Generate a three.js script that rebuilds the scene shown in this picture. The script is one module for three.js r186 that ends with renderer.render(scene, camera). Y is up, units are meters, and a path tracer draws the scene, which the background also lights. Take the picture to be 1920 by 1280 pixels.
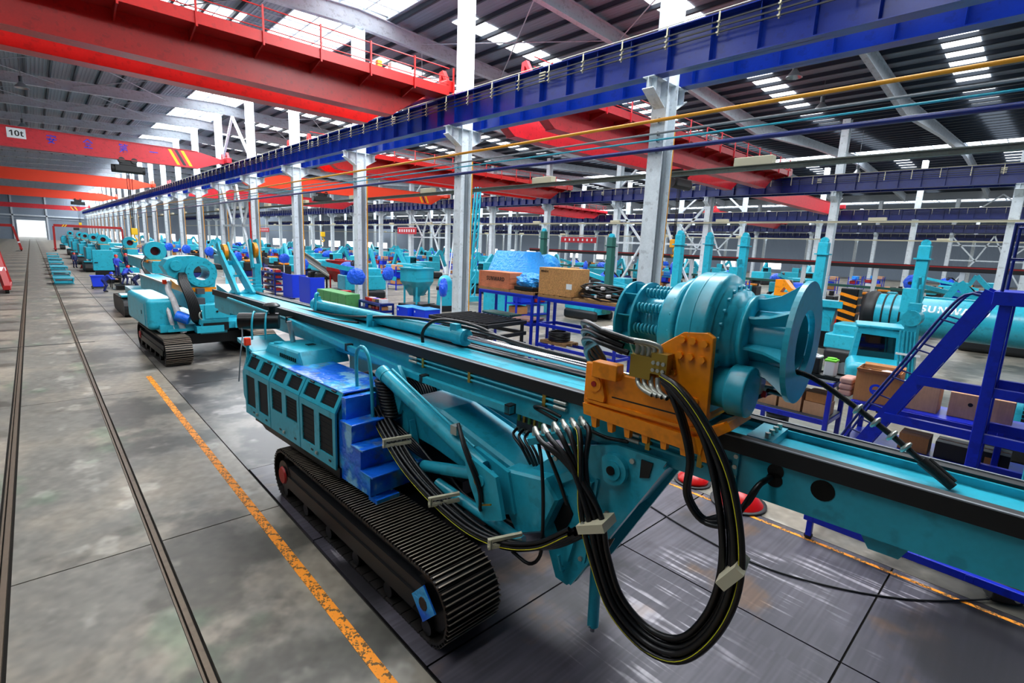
import * as THREE from 'three';
import { mergeGeometries } from 'three/addons/utils/BufferGeometryUtils.js';
import { RoundedBoxGeometry } from 'three/addons/geometries/RoundedBoxGeometry.js';
import { MarchingCubes } from 'three/addons/objects/MarchingCubes.js';
import { FontLoader } from 'three/addons/loaders/FontLoader.js';
import { TextGeometry } from 'three/addons/geometries/TextGeometry.js';
import { RectAreaLightUniformsLib } from 'three/addons/lights/RectAreaLightUniformsLib.js';

// ---------- camera, sky, light, exposure ----------
const scene = new THREE.Scene();
const camera = new THREE.PerspectiveCamera(2 * Math.atan(640 / 947.515) * 180 / Math.PI, 1.5, 0.1, 600);
{ // yaw to the right of the hall axis, tilted down a little, slight roll
  const q = new THREE.Quaternion().setFromEuler(new THREE.Euler(-0.184194847, -0.75707237, 0.0430589096, 'YXZ'));
  camera.quaternion.copy(q); camera.position.set(0, 4.6, 0);
}
const renderer = new THREE.WebGLRenderer({ antialias: true });
renderer.toneMapping = THREE.LinearToneMapping;
renderer.toneMappingExposure = 1.0;
renderer.shadowMap.enabled = true;
scene.background = new THREE.Color(0.9, 0.96, 1.0).multiplyScalar(1.5);   // overcast sky beyond the end door
RectAreaLightUniformsLib.init();
const DAY = new THREE.Color(0.93, 0.97, 1.0);
const RIDGES = [15.5, 80, 144.5], RIDGE_Y = 18.2, VALLEY_Y = 16.55, SLOPE = (RIDGE_Y - VALLEY_Y) / 32.25;
const roofY = x => { let r = RIDGES[0]; for (const k of RIDGES) if (Math.abs(x - k) < Math.abs(x - r)) r = k; return RIDGE_Y - Math.abs(x - r) * SLOPE; };
const Z_NEAR = 26, Z_FAR = -255, FRAME_Z = k => 1.05 - 10.7 * k;
function daylight(w, l, x, y, z, power, roll = 0) {
  const r = new THREE.RectAreaLight(DAY, power, w, l); r.position.set(x, y, z); r.rotation.set(-Math.PI / 2, roll, 0); scene.add(r); return r;
}
const SKY_POWER = 9.5;
for (const [i, x] of RIDGES.entries()) daylight(6.2, i ? 270 : 255, x - (i ? 0 : 1), RIDGE_Y - 1.2, i ? -116 : -126, SKY_POWER * (i ? 1 : 1.35));   // the near ridge light starts abreast of the camera
for (let k = -1; k < 17; k++) for (const [x, w] of [[-0.8, 22], [31.5, 24], [62, 22]]) {
  if ((x > 40 && k > 9) || (x < 0 && (k < 0 || k > 3))) continue;
  daylight(w, 1.7, x, roofY(x) - 0.75, FRAME_Z(k) - 7, SKY_POWER * 0.9);
}

// ---------- helpers ----------
let seed = 7; const rnd = () => { seed = (seed * 1664525 + 1013904223) >>> 0; return seed / 4294967296; };
const rr = (a, b) => a + (b - a) * rnd();
const V = (x, y, z) => new THREE.Vector3(x, y, z);
const PI = Math.PI;
function fin(g) {
  if (g.index) g = g.toNonIndexed();
  for (const k of Object.keys(g.attributes)) if (!['position', 'normal', 'uv', 'color'].includes(k)) g.deleteAttribute(k);
  const p = g.attributes.position, n = g.attributes.normal, uv = new Float32Array(p.count * 2);
  for (let i = 0; i < p.count; i += 3) {
    let ax = 0, ay = 0, az = 0;
    for (let j = 0; j < 3; j++) { ax += Math.abs(n.getX(i + j)); ay += Math.abs(n.getY(i + j)); az += Math.abs(n.getZ(i + j)); }
    for (let j = 0; j < 3; j++) {
      const x = p.getX(i + j), y = p.getY(i + j), z = p.getZ(i + j);
      const [u, v] = ay >= ax && ay >= az ? [x, z] : ax >= az ? [z, y] : [x, y];
      uv[(i + j) * 2] = u; uv[(i + j) * 2 + 1] = v;
    }
  }
  g.setAttribute('uv', new THREE.BufferAttribute(uv, 2));
  return g;
}
const M4 = new THREE.Matrix4();
function bx(w, h, d, x = 0, y = 0, z = 0, rx = 0, ry = 0, rz = 0) {
  const g = new THREE.BoxGeometry(w, h, d);
  if (rx || ry || rz) g.applyMatrix4(M4.makeRotationFromEuler(new THREE.Euler(rx, ry, rz)));
  return g.translate(x, y, z);
}
function rb(w, h, d, x = 0, y = 0, z = 0, r = 0.02, seg = 1) { return new RoundedBoxGeometry(w, h, d, seg, Math.min(r, w / 2.01, h / 2.01, d / 2.01)).translate(x, y, z); }
function span(x0, x1, y0, y1, z0, z1) { return bx(Math.abs(x1 - x0), Math.abs(y1 - y0), Math.abs(z1 - z0), (x0 + x1) / 2, (y0 + y1) / 2, (z0 + z1) / 2); }
function along(g, a, b) { // geometry built along +y from 0, moved onto a->b
  const d = b.clone().sub(a), q = new THREE.Quaternion().setFromUnitVectors(V(0, 1, 0), d.normalize());
  return g.applyQuaternion(q).translate(a.x, a.y, a.z);
}
const arr = a => a.isVector3 ? a : V(...a);
function cy(a, b, r1, r2 = r1, n = 14, open = false) {
  a = arr(a); b = arr(b); const l = a.distanceTo(b);
  return along(new THREE.CylinderGeometry(r2, r1, l, n, 1, open).translate(0, l / 2, 0), a, b);
}
function bar(a, b, w, h = w) { // box bar a->b; h is the upright size for level bars
  a = arr(a); b = arr(b); const l = a.distanceTo(b), d = b.clone().sub(a).normalize();
  let up = Math.abs(d.y) > 0.98 ? V(0, 0, 1) : V(0, 1, 0); const sx = V().crossVectors(up, d).normalize(); up = V().crossVectors(d, sx);
  const m = new THREE.Matrix4().makeBasis(sx, up, d);
  return new THREE.BoxGeometry(w, h, l).translate(0, 0, l / 2).applyMatrix4(m).translate(a.x, a.y, a.z);
}
function tb(pts, r, seg = 24, rad = 7, closed = false) {
  return new THREE.TubeGeometry(new THREE.CatmullRomCurve3(pts.map(arr), closed, 'centripetal'), seg, r, rad, closed);
}
function pr(pts, depth, bevel = 0) { // polygon in xy, extruded along z, centred
  const s = new THREE.Shape(pts.map(p => new THREE.Vector2(p[0], p[1])));
  const g = new THREE.ExtrudeGeometry(s, { depth: depth - 2 * bevel, bevelEnabled: bevel > 0, bevelSize: bevel, bevelThickness: bevel, bevelOffset: -bevel, bevelSegments: 1, steps: 1 });
  return g.translate(0, 0, -(depth - 2 * bevel) / 2);
}
function prX(pts, w, x = 0, bevel = 0) { // polygon given as [z, y], extruded along x
  return pr(pts.map(p => [-p[0], p[1]]), w, bevel).rotateY(PI / 2).translate(x, 0, 0);
}
function shp(pts, holes, depth) {
  const s = new THREE.Shape(pts.map(p => new THREE.Vector2(p[0], p[1])));
  for (const h of holes) s.holes.push(new THREE.Path(h.map(p => new THREE.Vector2(p[0], p[1]))));
  return new THREE.ExtrudeGeometry(s, { depth, bevelEnabled: false }).translate(0, 0, -depth / 2);
}
const circle = (r, n = 24, cx = 0, cy0 = 0) => [...Array(n)].map((_, i) => [cx + r * Math.cos(2 * PI * i / n), cy0 + r * Math.sin(2 * PI * i / n)]);
function laZ(profile, n = 32) { // profile [r, z] turned about the z axis
  return new THREE.LatheGeometry(profile.map(p => new THREE.Vector2(p[0], p[1])), n).rotateX(PI / 2);
}
function la(profile, n = 20) { return new THREE.LatheGeometry(profile.map(p => new THREE.Vector2(p[0], p[1])), n); }
const taken = new Map();
function numbered(n) { const c = taken.get(n) || 0; taken.set(n, c + 1); return c ? n + '_' + String(c).padStart(3, '0') : n; }
function mesh(name, geos, material, parent, pos, ry) {
  geos = (Array.isArray(geos) ? geos : [geos]).map(fin);
  const m = new THREE.Mesh(geos.length > 1 ? mergeGeometries(geos) : geos[0], material);
  m.name = parent ? name : numbered(name);
  if (pos) m.position.set(...pos); if (ry) m.rotation.y = ry;
  (parent || scene).add(m); return m;
}
function piece(name, geo, material, parent, pos, rot) { // shares an already finished geometry
  const m = new THREE.Mesh(geo, material); m.name = name; if (pos) m.position.set(...pos); if (rot) m.rotation.set(...rot); parent.add(m); return m;
}
function tag(o, label, category, group) { o.userData.label = label; o.userData.category = category; if (group) o.userData.group = group; return o; }
function thing(name, label, category, pos = [0, 0, 0], ry = 0, group) {
  const o = new THREE.Group(); o.name = numbered(name); o.position.set(...pos); o.rotation.y = ry; scene.add(o); return tag(o, label, category, group);
}
function dup(o, label, pos, ry, group) {
  const c = o.clone(); c.userData = { ...o.userData }; c.name = numbered(o.name.replace(/_\d{3}$/, '')); scene.add(c); c.position.set(...pos); c.rotation.y = ry ?? o.rotation.y;
  tag(c, label, o.userData.category, group || o.userData.group); return c;
}
function struct(o, label, category) { o.userData.kind = 'structure'; if (label) o.userData.label = label; if (category) o.userData.category = category; return o; }
const stuff = o => { o.userData.kind = 'stuff'; return o; };
const ORD = ['first', 'second', 'third', 'fourth', 'fifth', 'sixth', 'seventh', 'eighth', 'ninth', 'tenth', 'eleventh', 'twelfth', 'thirteenth', 'fourteenth', 'fifteenth', 'sixteenth', 'seventeenth', 'eighteenth', 'nineteenth', 'twentieth', 'twenty-first', 'twenty-second', 'twenty-third', 'twenty-fourth', 'twenty-fifth', 'twenty-sixth'];

// ---------- procedural textures ----------
function noiseGrid(n, s) { let q = s; const f = () => { q = (q * 1103515245 + 12345) >>> 0; return (q >>> 8) / 16777216; }; return Float32Array.from({ length: n * n }, f); }
const NG = noiseGrid(256, 99);
function vn(x, y, p) { // tileable value noise, period p
  const xi = Math.floor(x), yi = Math.floor(y), fx = x - xi, fy = y - yi, u = fx * fx * (3 - 2 * fx), v = fy * fy * (3 - 2 * fy);
  const h = (a, b) => NG[(((b % p) + p) % p) * 256 % 65536 + (((a % p) + p) % p + p * 13) % 256];
  return (h(xi, yi) * (1 - u) + h(xi + 1, yi) * u) * (1 - v) + (h(xi, yi + 1) * (1 - u) + h(xi + 1, yi + 1) * u) * v;
}
function fbm(u, v, base, oct = 4) { let s = 0, a = 0.5, t = 0, p = base; for (let i = 0; i < oct; i++) { s += a * vn(u * p + i * 7, v * p + i * 3, p); t += a; a *= 0.55; p *= 2; } return s / t; }
function tex(n, f, metres, srgb = true) {
  const d = new Uint8Array(n * n * 4);
  for (let j = 0; j < n; j++) for (let i = 0; i < n; i++) { const c = f(i / n, j / n), k = (j * n + i) * 4; for (let q = 0; q < 3; q++) d[k + q] = Math.max(0, Math.min(255, c[q] * 255)); d[k + 3] = c.length > 3 ? c[3] * 255 : 255; }
  const t = new THREE.DataTexture(d, n, n); t.magFilter = THREE.LinearFilter; t.minFilter = THREE.LinearMipmapLinearFilter; t.generateMipmaps = true; t.wrapS = t.wrapT = THREE.RepeatWrapping;
  if (srgb) t.colorSpace = THREE.SRGBColorSpace; t.repeat.set(1 / metres, 1 / metres); t.needsUpdate = true; return t;
}
const lerp = (a, b, t) => a + (b - a) * t, sm = (a, b, x) => { x = Math.max(0, Math.min(1, (x - a) / (b - a))); return x * x * (3 - 2 * x); };
const mix3 = (a, b, t) => [lerp(a[0], b[0], t), lerp(a[1], b[1], t), lerp(a[2], b[2], t)];
const T = {};
T.concrete = tex(1024, (u, v) => {
  const a = fbm(u, v, 5, 6), c = fbm(u, v, 60, 2), s = fbm(u + .5, v + .1, 6, 6), o = fbm(u + .2, v + .6, 12, 4);
  let k = mix3([.55, .515, .46], [.43, .42, .39], sm(.35, .65, a)); k = mix3(k, [.27, .26, .23], sm(.55, .72, s) * .8); k = mix3(k, [.72, .70, .66], sm(.64, .8, o) * .5); k = mix3(k, [.30, .42, .31], sm(.7, .82, fbm(u + .9, v + .2, 5, 4)) * .4);
  const g = .87 + .26 * c; return k.map(x => x * g);
}, 8);
T.concreteDark = tex(1024, (u, v) => {
  const a = fbm(u, v, 4, 6), c = fbm(u, v, 60, 2), s = fbm(u + .5, v + .1, 5, 6), o = fbm(u + .2, v + .6, 9, 4);
  let k = mix3([.46, .44, .41], [.33, .32, .31], sm(.35, .65, a)); k = mix3(k, [.12, .115, .12], sm(.5, .68, s) * .85); k = mix3(k, [.66, .64, .62], sm(.62, .78, o) * .6);
  const g = .88 + .24 * c; return k.map(x => x * g);
}, 7);
T.plate = tex(1024, (u, v) => {
  const a = fbm(u, v, 4, 6), st = .45 * fbm(u, v, 10, 4) + .55 * vn(u * 200, v * 10, 200), w = fbm(u + .1, v + .8, 3, 4), rs = fbm(u + .3, v + .5, 7, 5), sc = vn(u * 9, v * 210, 210), dk = fbm(u + .7, v + .3, 3, 6);
  let k = mix3([.34, .325, .36], [.25, .24, .275], sm(.35, .65, a)); k = mix3(k, [.68, .66, .68], sm(.52, .70, st) * .8 * sm(.44, .60, w)); k = mix3(k, [.46, .30, .16], sm(.64, .8, rs) * .5);
  k = mix3(k, [.09, .085, .10], sm(.45, .66, dk) * .85); const g = .86 + .24 * sc; return k.map(x => x * g);
}, 6);
T.grime = tex(512, (u, v) => { const a = fbm(u, v, 5, 5), b = fbm(u, v, 40, 2), d = sm(.62, .78, fbm(u + .4, v + .1, 9, 4)); const g = .90 + .1 * a + .06 * (b - .5) - .10 * d; return [g, g, g]; }, 1.6);
T.film = tex(512, (u, v) => { const a = fbm(u, v, 3, 4), b = fbm(u + .2, v + .5, 5, 5), r = fbm(u + .6, v + .3, 4, 5); let k = mix3([.08, .40, .88], [.20, .66, .90], sm(.38, .62, a)); k = mix3(k, [.70, .92, .93], sm(.56, .72, b) * .7); k = mix3(k, [.55, .45, .36], sm(.64, .76, r) * .45); return k; }, 1.9);
T.filmBump = tex(512, (u, v) => { const a = fbm(u, v, 10, 4), b = Math.abs(fbm(u + .5, v, 7, 3) - .5) * 3; const g = Math.min(1, a * .6 + b * .4); return [g, g, g]; }, 1.1, false);
T.cardboard = tex(256, (u, v) => { const a = fbm(u, v, 8, 4), l = vn(u * 64, v * 2, 64); const g = .92 + .1 * a + .05 * (l - .5); return [g, g * .99, g * .97]; }, .8);
T.wood = tex(512, (u, v) => { const a = fbm(u, v, 3, 3), g1 = vn(u * 4 + a * 3, v * 90, 90 > 128 ? 128 : 90), k = .82 + .25 * g1 * a + .08 * a; return [k, k * .97, k * .93]; }, .7);
T.osb = tex(512, (u, v) => { const a = fbm(u, v, 30, 2), b = fbm(u + .3, v, 16, 3); const k = .74 + .34 * a; return [k, k * (.94 + .06 * b), k * .9]; }, .9);
T.rib = tex(256, (u) => { const t = (u * 4) % 1; const g = t < .35 ? 1 : t < .45 ? 1 - (t - .35) * 10 : t < .9 ? 0 : (t - .9) * 10; return [g, g, g]; }, 1.0, false);
T.rope = tex(64, (u, v) => { const t = ((u + v) * 4) % 1; const g = .3 + .7 * Math.abs(Math.sin(t * PI)); return [g, g, g]; }, .05, false);
T.paintLine = tex(512, (u, v) => { const a = fbm(u, v, 12, 5), b = fbm(u + .4, v + .2, 50, 3); const w = sm(.50, .58, a * .5 + b * .5); return mix3([1, .60, .06], [.30, .24, .15], w * .8); }, 1.1);
T.crumple = tex(256, (u, v) => { const a = Math.abs(fbm(u, v, 5, 4) - .5) * 2.4, b = fbm(u + .3, v + .3, 12, 3); const g = Math.min(1, a * .7 + b * .3); return [g, g, g]; }, .9, false);

// ---------- materials ----------
function mt(c, roughness = 0.5, metalness = 0, extra = {}) { return new THREE.MeshStandardMaterial({ color: c, roughness, metalness, ...extra }); }
const M = {
  teal: mt('#2db3cb', 0.28, 0, { map: T.grime }),
  orange: mt('#ff960c', 0.34, 0, { map: T.grime }), amber: mt('#e09a12', 0.45), red: mt('#cc0a06', 0.34, 0, { map: T.grime }), redDark: mt('#a01412', 0.45), redPink: mt('#cf1a2c', 0.42, 0, { map: T.grime }), vermilion: mt('#e8380c', 0.45),
  blue: mt('#052c92', 0.28, 0, { map: T.grime }), navy: mt('#052070', 0.36, 0, { map: T.grime }), rackBlue: mt('#0426bc', 0.36, 0, { map: T.grime }), binBlue: mt('#0436d6', 0.45), workBlue: mt('#1a3fc0', 0.8),
  column: mt('#eaf4fa', 0.4, 0, { map: T.grime }), white: mt('#e4ebee', 0.5), rafter: mt('#ccd6e0', 0.5, 0, { map: T.grime }), purlin: mt('#2f3a48', 0.5), sheet: mt('#8a95a3', 0.5, 0.0, { bumpMap: T.rib, bumpScale: 0.03 }), wallSheet: mt('#7f8c9c', 0.6, 0, { bumpMap: T.rib, bumpScale: 0.03 }),
  black: mt('#060708', 0.38), rubber: mt('#08090b', 0.36), blackRail: mt('#0b0d10', 0.5), charcoal: mt('#121417', 0.5), trackSteel: mt('#3a332c', 0.5, 0.5), shoe: mt('#ffffff', 0.45, 0.35, { vertexColors: true }),
  steel: mt('#aeb4b8', 0.32, 0.85), chrome: mt('#d8dee4', 0.12, 1), zinc: mt('#b9bdb4', 0.35, 0.7), brass: mt('#a88c3c', 0.35, 0.7), grey: mt('#7c848a', 0.5), greyDark: mt('#454b52', 0.55), olive: mt('#6b7268', 0.55, 0, { map: T.grime }),
  clampCream: mt('#cfc9ac', 0.5), yellowStripe: mt('#d8d422', 0.5), yellow: mt('#e8b80c', 0.5), green: mt('#4f9a58', 0.5, 0, { map: T.grime }), greenDark: mt('#1f5a50', 0.5), limeLid: mt('#6fd02c', 0.5),
  concrete: mt('#ffffff', 0.42, 0, { map: T.concrete }), concreteDark: mt('#ffffff', 0.42, 0, { map: T.concreteDark }), plate: mt('#ffffff', 0.4, 0.15, { map: T.plate }), groove: mt('#2a2723', 0.9), railSteel: mt('#6a5c4c', 0.45, 0.4, { map: T.grime }), paintLine: mt('#ffffff', 0.6, 0, { map: T.paintLine }),
  film: mt('#ffffff', 0.25, 0, { map: T.film, bumpMap: T.filmBump, bumpScale: 0.02 }), tarp: mt('#1f8fe0', 0.35, 0, { bumpMap: T.crumple, bumpScale: 0.06 }), bag: mt('#0d5ae6', 0.4, 0, { bumpMap: T.crumple, bumpScale: 0.05 }), plasticWrap: mt('#d6d3d4', 0.3, 0, { bumpMap: T.crumple, bumpScale: 0.04 }),
  cardboard: mt('#b9804e', 0.8, 0, { map: T.cardboard }), cardPale: mt('#c79a78', 0.8, 0, { map: T.cardboard }), cratePink: mt('#dd8560', 0.65, 0, { map: T.wood }), osb: mt('#cf9c66', 0.75, 0, { map: T.osb }), pallet: mt('#b08a5c', 0.8, 0, { map: T.wood }), paper: mt('#b98f84', 0.8),
  glass: new THREE.MeshPhysicalMaterial({ color: '#06090b', roughness: 0.06, metalness: 0, clearcoat: 1 }), darkMesh: mt('#0a1016', 0.6, 0.2), skin: mt('#c99674', 0.6), helmet: mt('#d81818', 0.3), mask: mt('#dfe8ee', 0.7), lamp: mt('#ff3b10', 0.3), jug: mt('#d8dce0', 0.4),
  skylight: mt('#ffffff', 0.6, 0, { emissive: DAY.clone(), emissiveIntensity: 3.2 }), window: mt('#ffffff', 0.4, 0, { emissive: new THREE.Color(0.95, 0.98, 1), emissiveIntensity: 1.6 }),
};
// ---------- floor ----------
const floor = mesh('floor', bx(206, 0.3, 300, 78, -0.2, -112), M.groove); struct(floor, 'worn concrete factory floor with steel plates under the drilling rig', 'floor');
{
  const put = (x0, x1, z0, z1, m, y = 0, name = 'slab') => mesh(name, span(x0 + .012, x1 - .012, y - .06, y, z0 + .012, z1 - .012), m, floor);
  const zs = []; for (let z = 9.75; z > -72; z -= 9.175) zs.push([z - 9.175, z]);
  for (const [a, b] of zs) {
    const C = M.concrete;
    put(-24, -7, a, b, C); put(-7, -0.80, a, b, C); put(-0.64, 0.88, a, b, C);
    put(1.0, 2.72, a, b, C); put(9.2, 15.4, a, b, M.concrete); put(15.4, 26, a, b, M.concrete); put(26, 37, a, b, M.concrete); put(37, 47.5, a, b, M.concrete); put(47.5, 80, a, b, M.concrete);
    if (b < -20) put(2.72, 9.2, a, b, M.concrete); else if (b < -17) put(2.72, 9.2, a, b, M.concreteDark);
  }
  put(2.72, 9.2, -17.775, -10.4, M.concreteDark);
  // steel plates laid around the rig
  for (const [z0, z1] of [[-10.4, -7.2], [-7.2, -4.05], [-4.05, -1.0], [-1.0, 2.2], [2.2, 5.4]]) { put(2.74, 6.44, z0, z1, M.plate, 0.004, 'steel_plate'); put(6.44, 9.2, z0, z1, M.plate, 0.004, 'steel_plate'); }
  put(2.72, 9.2, 5.4, 9.75, M.concreteDark);
  stuff(mesh('slab', [span(-24, -0.8, -.06, 0, Z_FAR, -72.825), span(-0.64, .88, -.06, 0, Z_FAR, -72.825), span(1.0, 15.4, -.06, 0, Z_FAR, -72.825), span(15.4, 80, -.06, 0, Z_FAR, -72.825), span(80, 178, -.06, 0, Z_FAR, Z_NEAR), span(-24, 80, -.06, 0, 9.75, Z_NEAR)], M.concrete, floor));
  for (const [i, x] of [[1, -0.7], [2, 0.95]]) {
    const r = mesh('trim_' + i, [span(x - .03, x + .03, -.1, .004, Z_FAR, Z_NEAR), span(x - .075, x - .05, -.1, -.004, Z_FAR, Z_NEAR)], M.railSteel);
    struct(r, i === 1 ? 'rusty cart rail set flush in floor, farther left of the two' : 'rusty cart rail set flush in floor, nearer the yellow line', 'rail');
  }
  const cr = mesh('trim_5', [span(-1.4, 1.5, .0, .006, -26.95, -26.86)], M.charcoal); struct(cr, 'dark steel joint strip crossing the two floor rails', 'joint');
  struct(mesh('trim_3', span(2.26, 2.40, 0, .004, -19.5, 6), M.paintLine), 'worn orange lane line painted beside the crawler track', 'line');
  struct(mesh('trim_4', span(9.0, 9.07, .004, .008, -12, 8), M.paintLine), 'thin yellow line along the edge of the steel plates', 'line');
}
// ---------- outer walls ----------
struct(mesh('wall_left', span(-24.4, -24, 0, 17.6, Z_FAR, Z_NEAR), M.wallSheet), 'grey corrugated steel side wall of the hall', 'wall');
struct(mesh('wall_back', span(-24.4, 178, 0, 19, Z_NEAR, Z_NEAR + .4), M.wallSheet), 'grey corrugated steel wall behind the camera', 'wall');
{
  const w = mesh('wall_right', span(177.6, 178, 0, 19, Z_FAR, Z_NEAR), M.wallSheet); struct(w, 'grey corrugated far side wall with a row of windows', 'wall');
  for (let z = -250; z < -60; z += 14) mesh('pane', span(177.5, 177.6, 1.2, 3.4, z, z + 6), M.window, w);
}
{ // far end wall with the open door
  const w = mesh('wall_far', [span(-24, -3.5, 0, 20, Z_FAR - .4, Z_FAR), span(3.9, 178, 0, 20, Z_FAR - .4, Z_FAR), span(-3.5, 3.9, 6.7, 20, Z_FAR - .4, Z_FAR)], M.wallSheet); struct(w, 'grey corrugated end wall far down the hall', 'wall');
  mesh('girt', [span(-24, 15, 8.2, 8.7, Z_FAR, Z_FAR + .5), span(-24, 15, 7.4, 7.5, Z_FAR, Z_FAR + .3)], M.rafter, w);
  for (const x of [-4.4, 4.6]) mesh('post', span(x - .25, x + .25, 0, 16, Z_FAR, Z_FAR + .5), M.rafter, w);
  for (let x = 20; x < 140; x += 9) mesh('pane', span(x, x + 6, 1, 4, Z_FAR, Z_FAR + .06), M.window, w);
  const d = mesh('door_1', [span(-3.7, -3.5, 0, 6.8, Z_FAR, Z_FAR + .3), span(3.9, 4.1, 0, 6.8, Z_FAR, Z_FAR + .3), span(-3.7, 4.1, 6.7, 6.95, Z_FAR, Z_FAR + .3)], M.white); struct(d, 'tall open doorway glowing with daylight at the hall end', 'door');
  tag(struct(mesh('yard', span(-40, 40, -.3, -.05, Z_FAR - 60, Z_FAR - .4), M.concrete)), 'sunlit concrete yard beyond the open door', 'yard');
}
// ---------- roof ----------
const ceiling = new THREE.Group(); ceiling.name = 'ceiling'; scene.add(ceiling); struct(ceiling, 'grey steel roof with purlins, rafters and translucent skylights', 'roof');
{
  const planes = [[-24, 15.5], [47.5, 15.5], [47.5, 80], [112, 80], [112, 144.5], [178, 144.5]];
  const L = Z_NEAR - Z_FAR, zc = (Z_NEAR + Z_FAR) / 2;
  for (const [xl, xr] of planes) {
    const x0 = Math.min(xl, xr), x1 = Math.max(xl, xr), xm = (x0 + x1) / 2, ym = (roofYx(x0 + .001) + roofYx(x1 - .001)) / 2, ang = Math.atan2(roofYx(x1 - .001) - roofYx(x0 + .001), x1 - x0);
    mesh('roof_sheet', bx(x1 - x0 + .05, .12, L, xm, ym + .3, zc, 0, 0, ang), M.sheet, ceiling);
    for (let x = x0 + .8; x < x1; x += 1.6) {
      if (x > 112 || RIDGES.some(q => Math.abs(x - (q === 15.5 ? 14.4 : q)) < 3.1)) continue; mesh('purlin', [bx(.06, .26, L, x, roofYx(x) + .08, zc), bx(.14, .03, L, x + .04, roofYx(x) - .04, zc)], M.purlin, ceiling);
    }
    if (x0 > 111) continue;
    for (let k = -1; k < 24; k++) { // one translucent strip in every frame bay, a panel between each pair of purlins
      const z = FRAME_Z(k) - 7, pans = [];
      for (let x = x0 + 1.65; x < x1 - 1.5; x += 1.6) { if ((xr === 15.5 && xl < 0 && (k < 0 || k > 3)) || RIDGES.some(r => Math.abs(x + .7 - r) < 4.4)) continue; const a = bx(1.5, .03, 1.7, x + .75, roofYx(x + .75) + .21, z, 0, 0, ang); if (k < 8 && x < 48) mesh('skylight_panel', a, M.skylight, ceiling); else pans.push(a); }
      if (pans.length) mesh('skylight_panel', pans, M.skylight, ceiling);
      // rafter: tapered I-beam under the purlins
      const zf = FRAME_Z(k), xe = RIDGES.reduce((r, q) => Math.abs(q - xm) < Math.abs(r - xm) ? q : r), xa = xe === x1 ? x0 : x1, y1 = roofYx(xe) - .06, y0 = roofYx(xa) - .06;
      const P = [[xa, y0], [xe, y1], [xe, y1 - .95], [(xa + xe) / 2, (y0 + y1) / 2 - .75], [xa, y0 - 1.15]];
      mesh('rafter', [pr(P, .03).translate(0, 0, zf), bar([xe, y1 - .95, zf], [P[3][0], P[3][1], zf], .36, .04), bar([P[3][0], P[3][1], zf], [xa, P[4][1], zf], .36, .04), bar([xe, y1, zf], [xa, y0, zf], .36, .04)], M.rafter, ceiling);
    }
  }
  for (const r of RIDGES) { // ridge light with glazing bars
    const xc = r === 15.5 ? 14.4 : r;
    for (let k = r === 15.5 ? 0 : -1; k < 24; k++) for (const s of [-1, 1]) { const z = FRAME_Z(k) - 5.35; mesh('skylight_panel', bx(3.05, .03, 10.4, xc + s * 1.56, roofYx(r) + .17 - .04, z), M.skylight, ceiling); }
    const gb = []; for (let z = Z_NEAR; z > -120; z -= 2.14) gb.push(span(xc - 3.1, xc + 3.1, RIDGE_Y + .02, RIDGE_Y + .1, z - .03, z + .03)); for (const s of [-3.1, -1.5, 0, 1.5, 3.1]) gb.push(span(xc + s - .03, xc + s + .03, RIDGE_Y + .0, RIDGE_Y + .1, Z_FAR, Z_NEAR));
    mesh('glazing_bars', gb, M.rafter, ceiling);
  }
  // cross bracing rods between the frames near the ridge
  for (let k = 1; k < 7; k += 1) for (const [x0, x1] of [[4, 11], [20, 27], [-6, 3]]) { const a = FRAME_Z(k), b = FRAME_Z(k + 1); mesh('brace_rod', [cy([x0, roofYx(x0) - .5, a], [x1, roofYx(x1) - .5, b], .035, .035, 6), cy([x1, roofYx(x1) - .5, a], [x0, roofYx(x0) - .5, b], .035, .035, 6)], M.rafter, ceiling); }
}
function roofYx(x) { return roofY(x); }
// ---------- columns ----------
function hCol(h, capY, wide, bracketY, pipe) {
  const c = [span(-.31, -.28, 0, capY, -.27, .27), span(.28, .31, 0, capY, -.27, .27), span(-.28, .28, 0, capY, -.012, .012)], o = {};
  o.body = c; o.base = [bx(.9, .05, .8, 0, .025, 0), bx(1.1, .3, .9, 0, -.1, 0)];
  o.bracket = [span(-1.05, 1.05, bracketY - .03, bracketY, -.2, .2), pr([[-1.05, bracketY - .03], [1.05, bracketY - .03], [1.05, bracketY - .35], [.33, bracketY - .78], [-.33, bracketY - .78], [-1.05, bracketY - .35]], .03), bar([-1.05, bracketY - .35, 0], [-.3, bracketY - .8, 0], .4, .03), bar([1.05, bracketY - .35, 0], [.3, bracketY - .8, 0], .4, .03), span(-.85, -.82, bracketY - .5, bracketY, -.19, .19), span(.82, .85, bracketY - .5, bracketY, -.19, .19)];
  return o;
}
const ROWS = [
  { x: 15.5, z: k => FRAME_Z(k), n: 24, k0: 0, cap: 17.1, word: 'nearest row', group: 'columns of the nearest row' },
  { x: 47.5, z: k => -2.6 - 10.55 * k, n: 22, k0: -1, cap: 15.5, word: 'second row', group: 'columns of the second row' },
  { x: 80, z: k => -2.6 - 10.55 * k, n: 22, k0: -1, cap: 17, word: 'third row', group: 'columns of the third row' },
  { x: 112, z: k => -2.6 - 10.55 * k, n: 20, k0: -1, cap: 15.5, word: 'fourth row', group: 'columns of the fourth row' },
  { x: 144.5, z: k => -2.6 - 10.55 * k, n: 18, k0: -1, cap: 17, word: 'fifth row', group: 'columns of the fifth row' },
];
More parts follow.
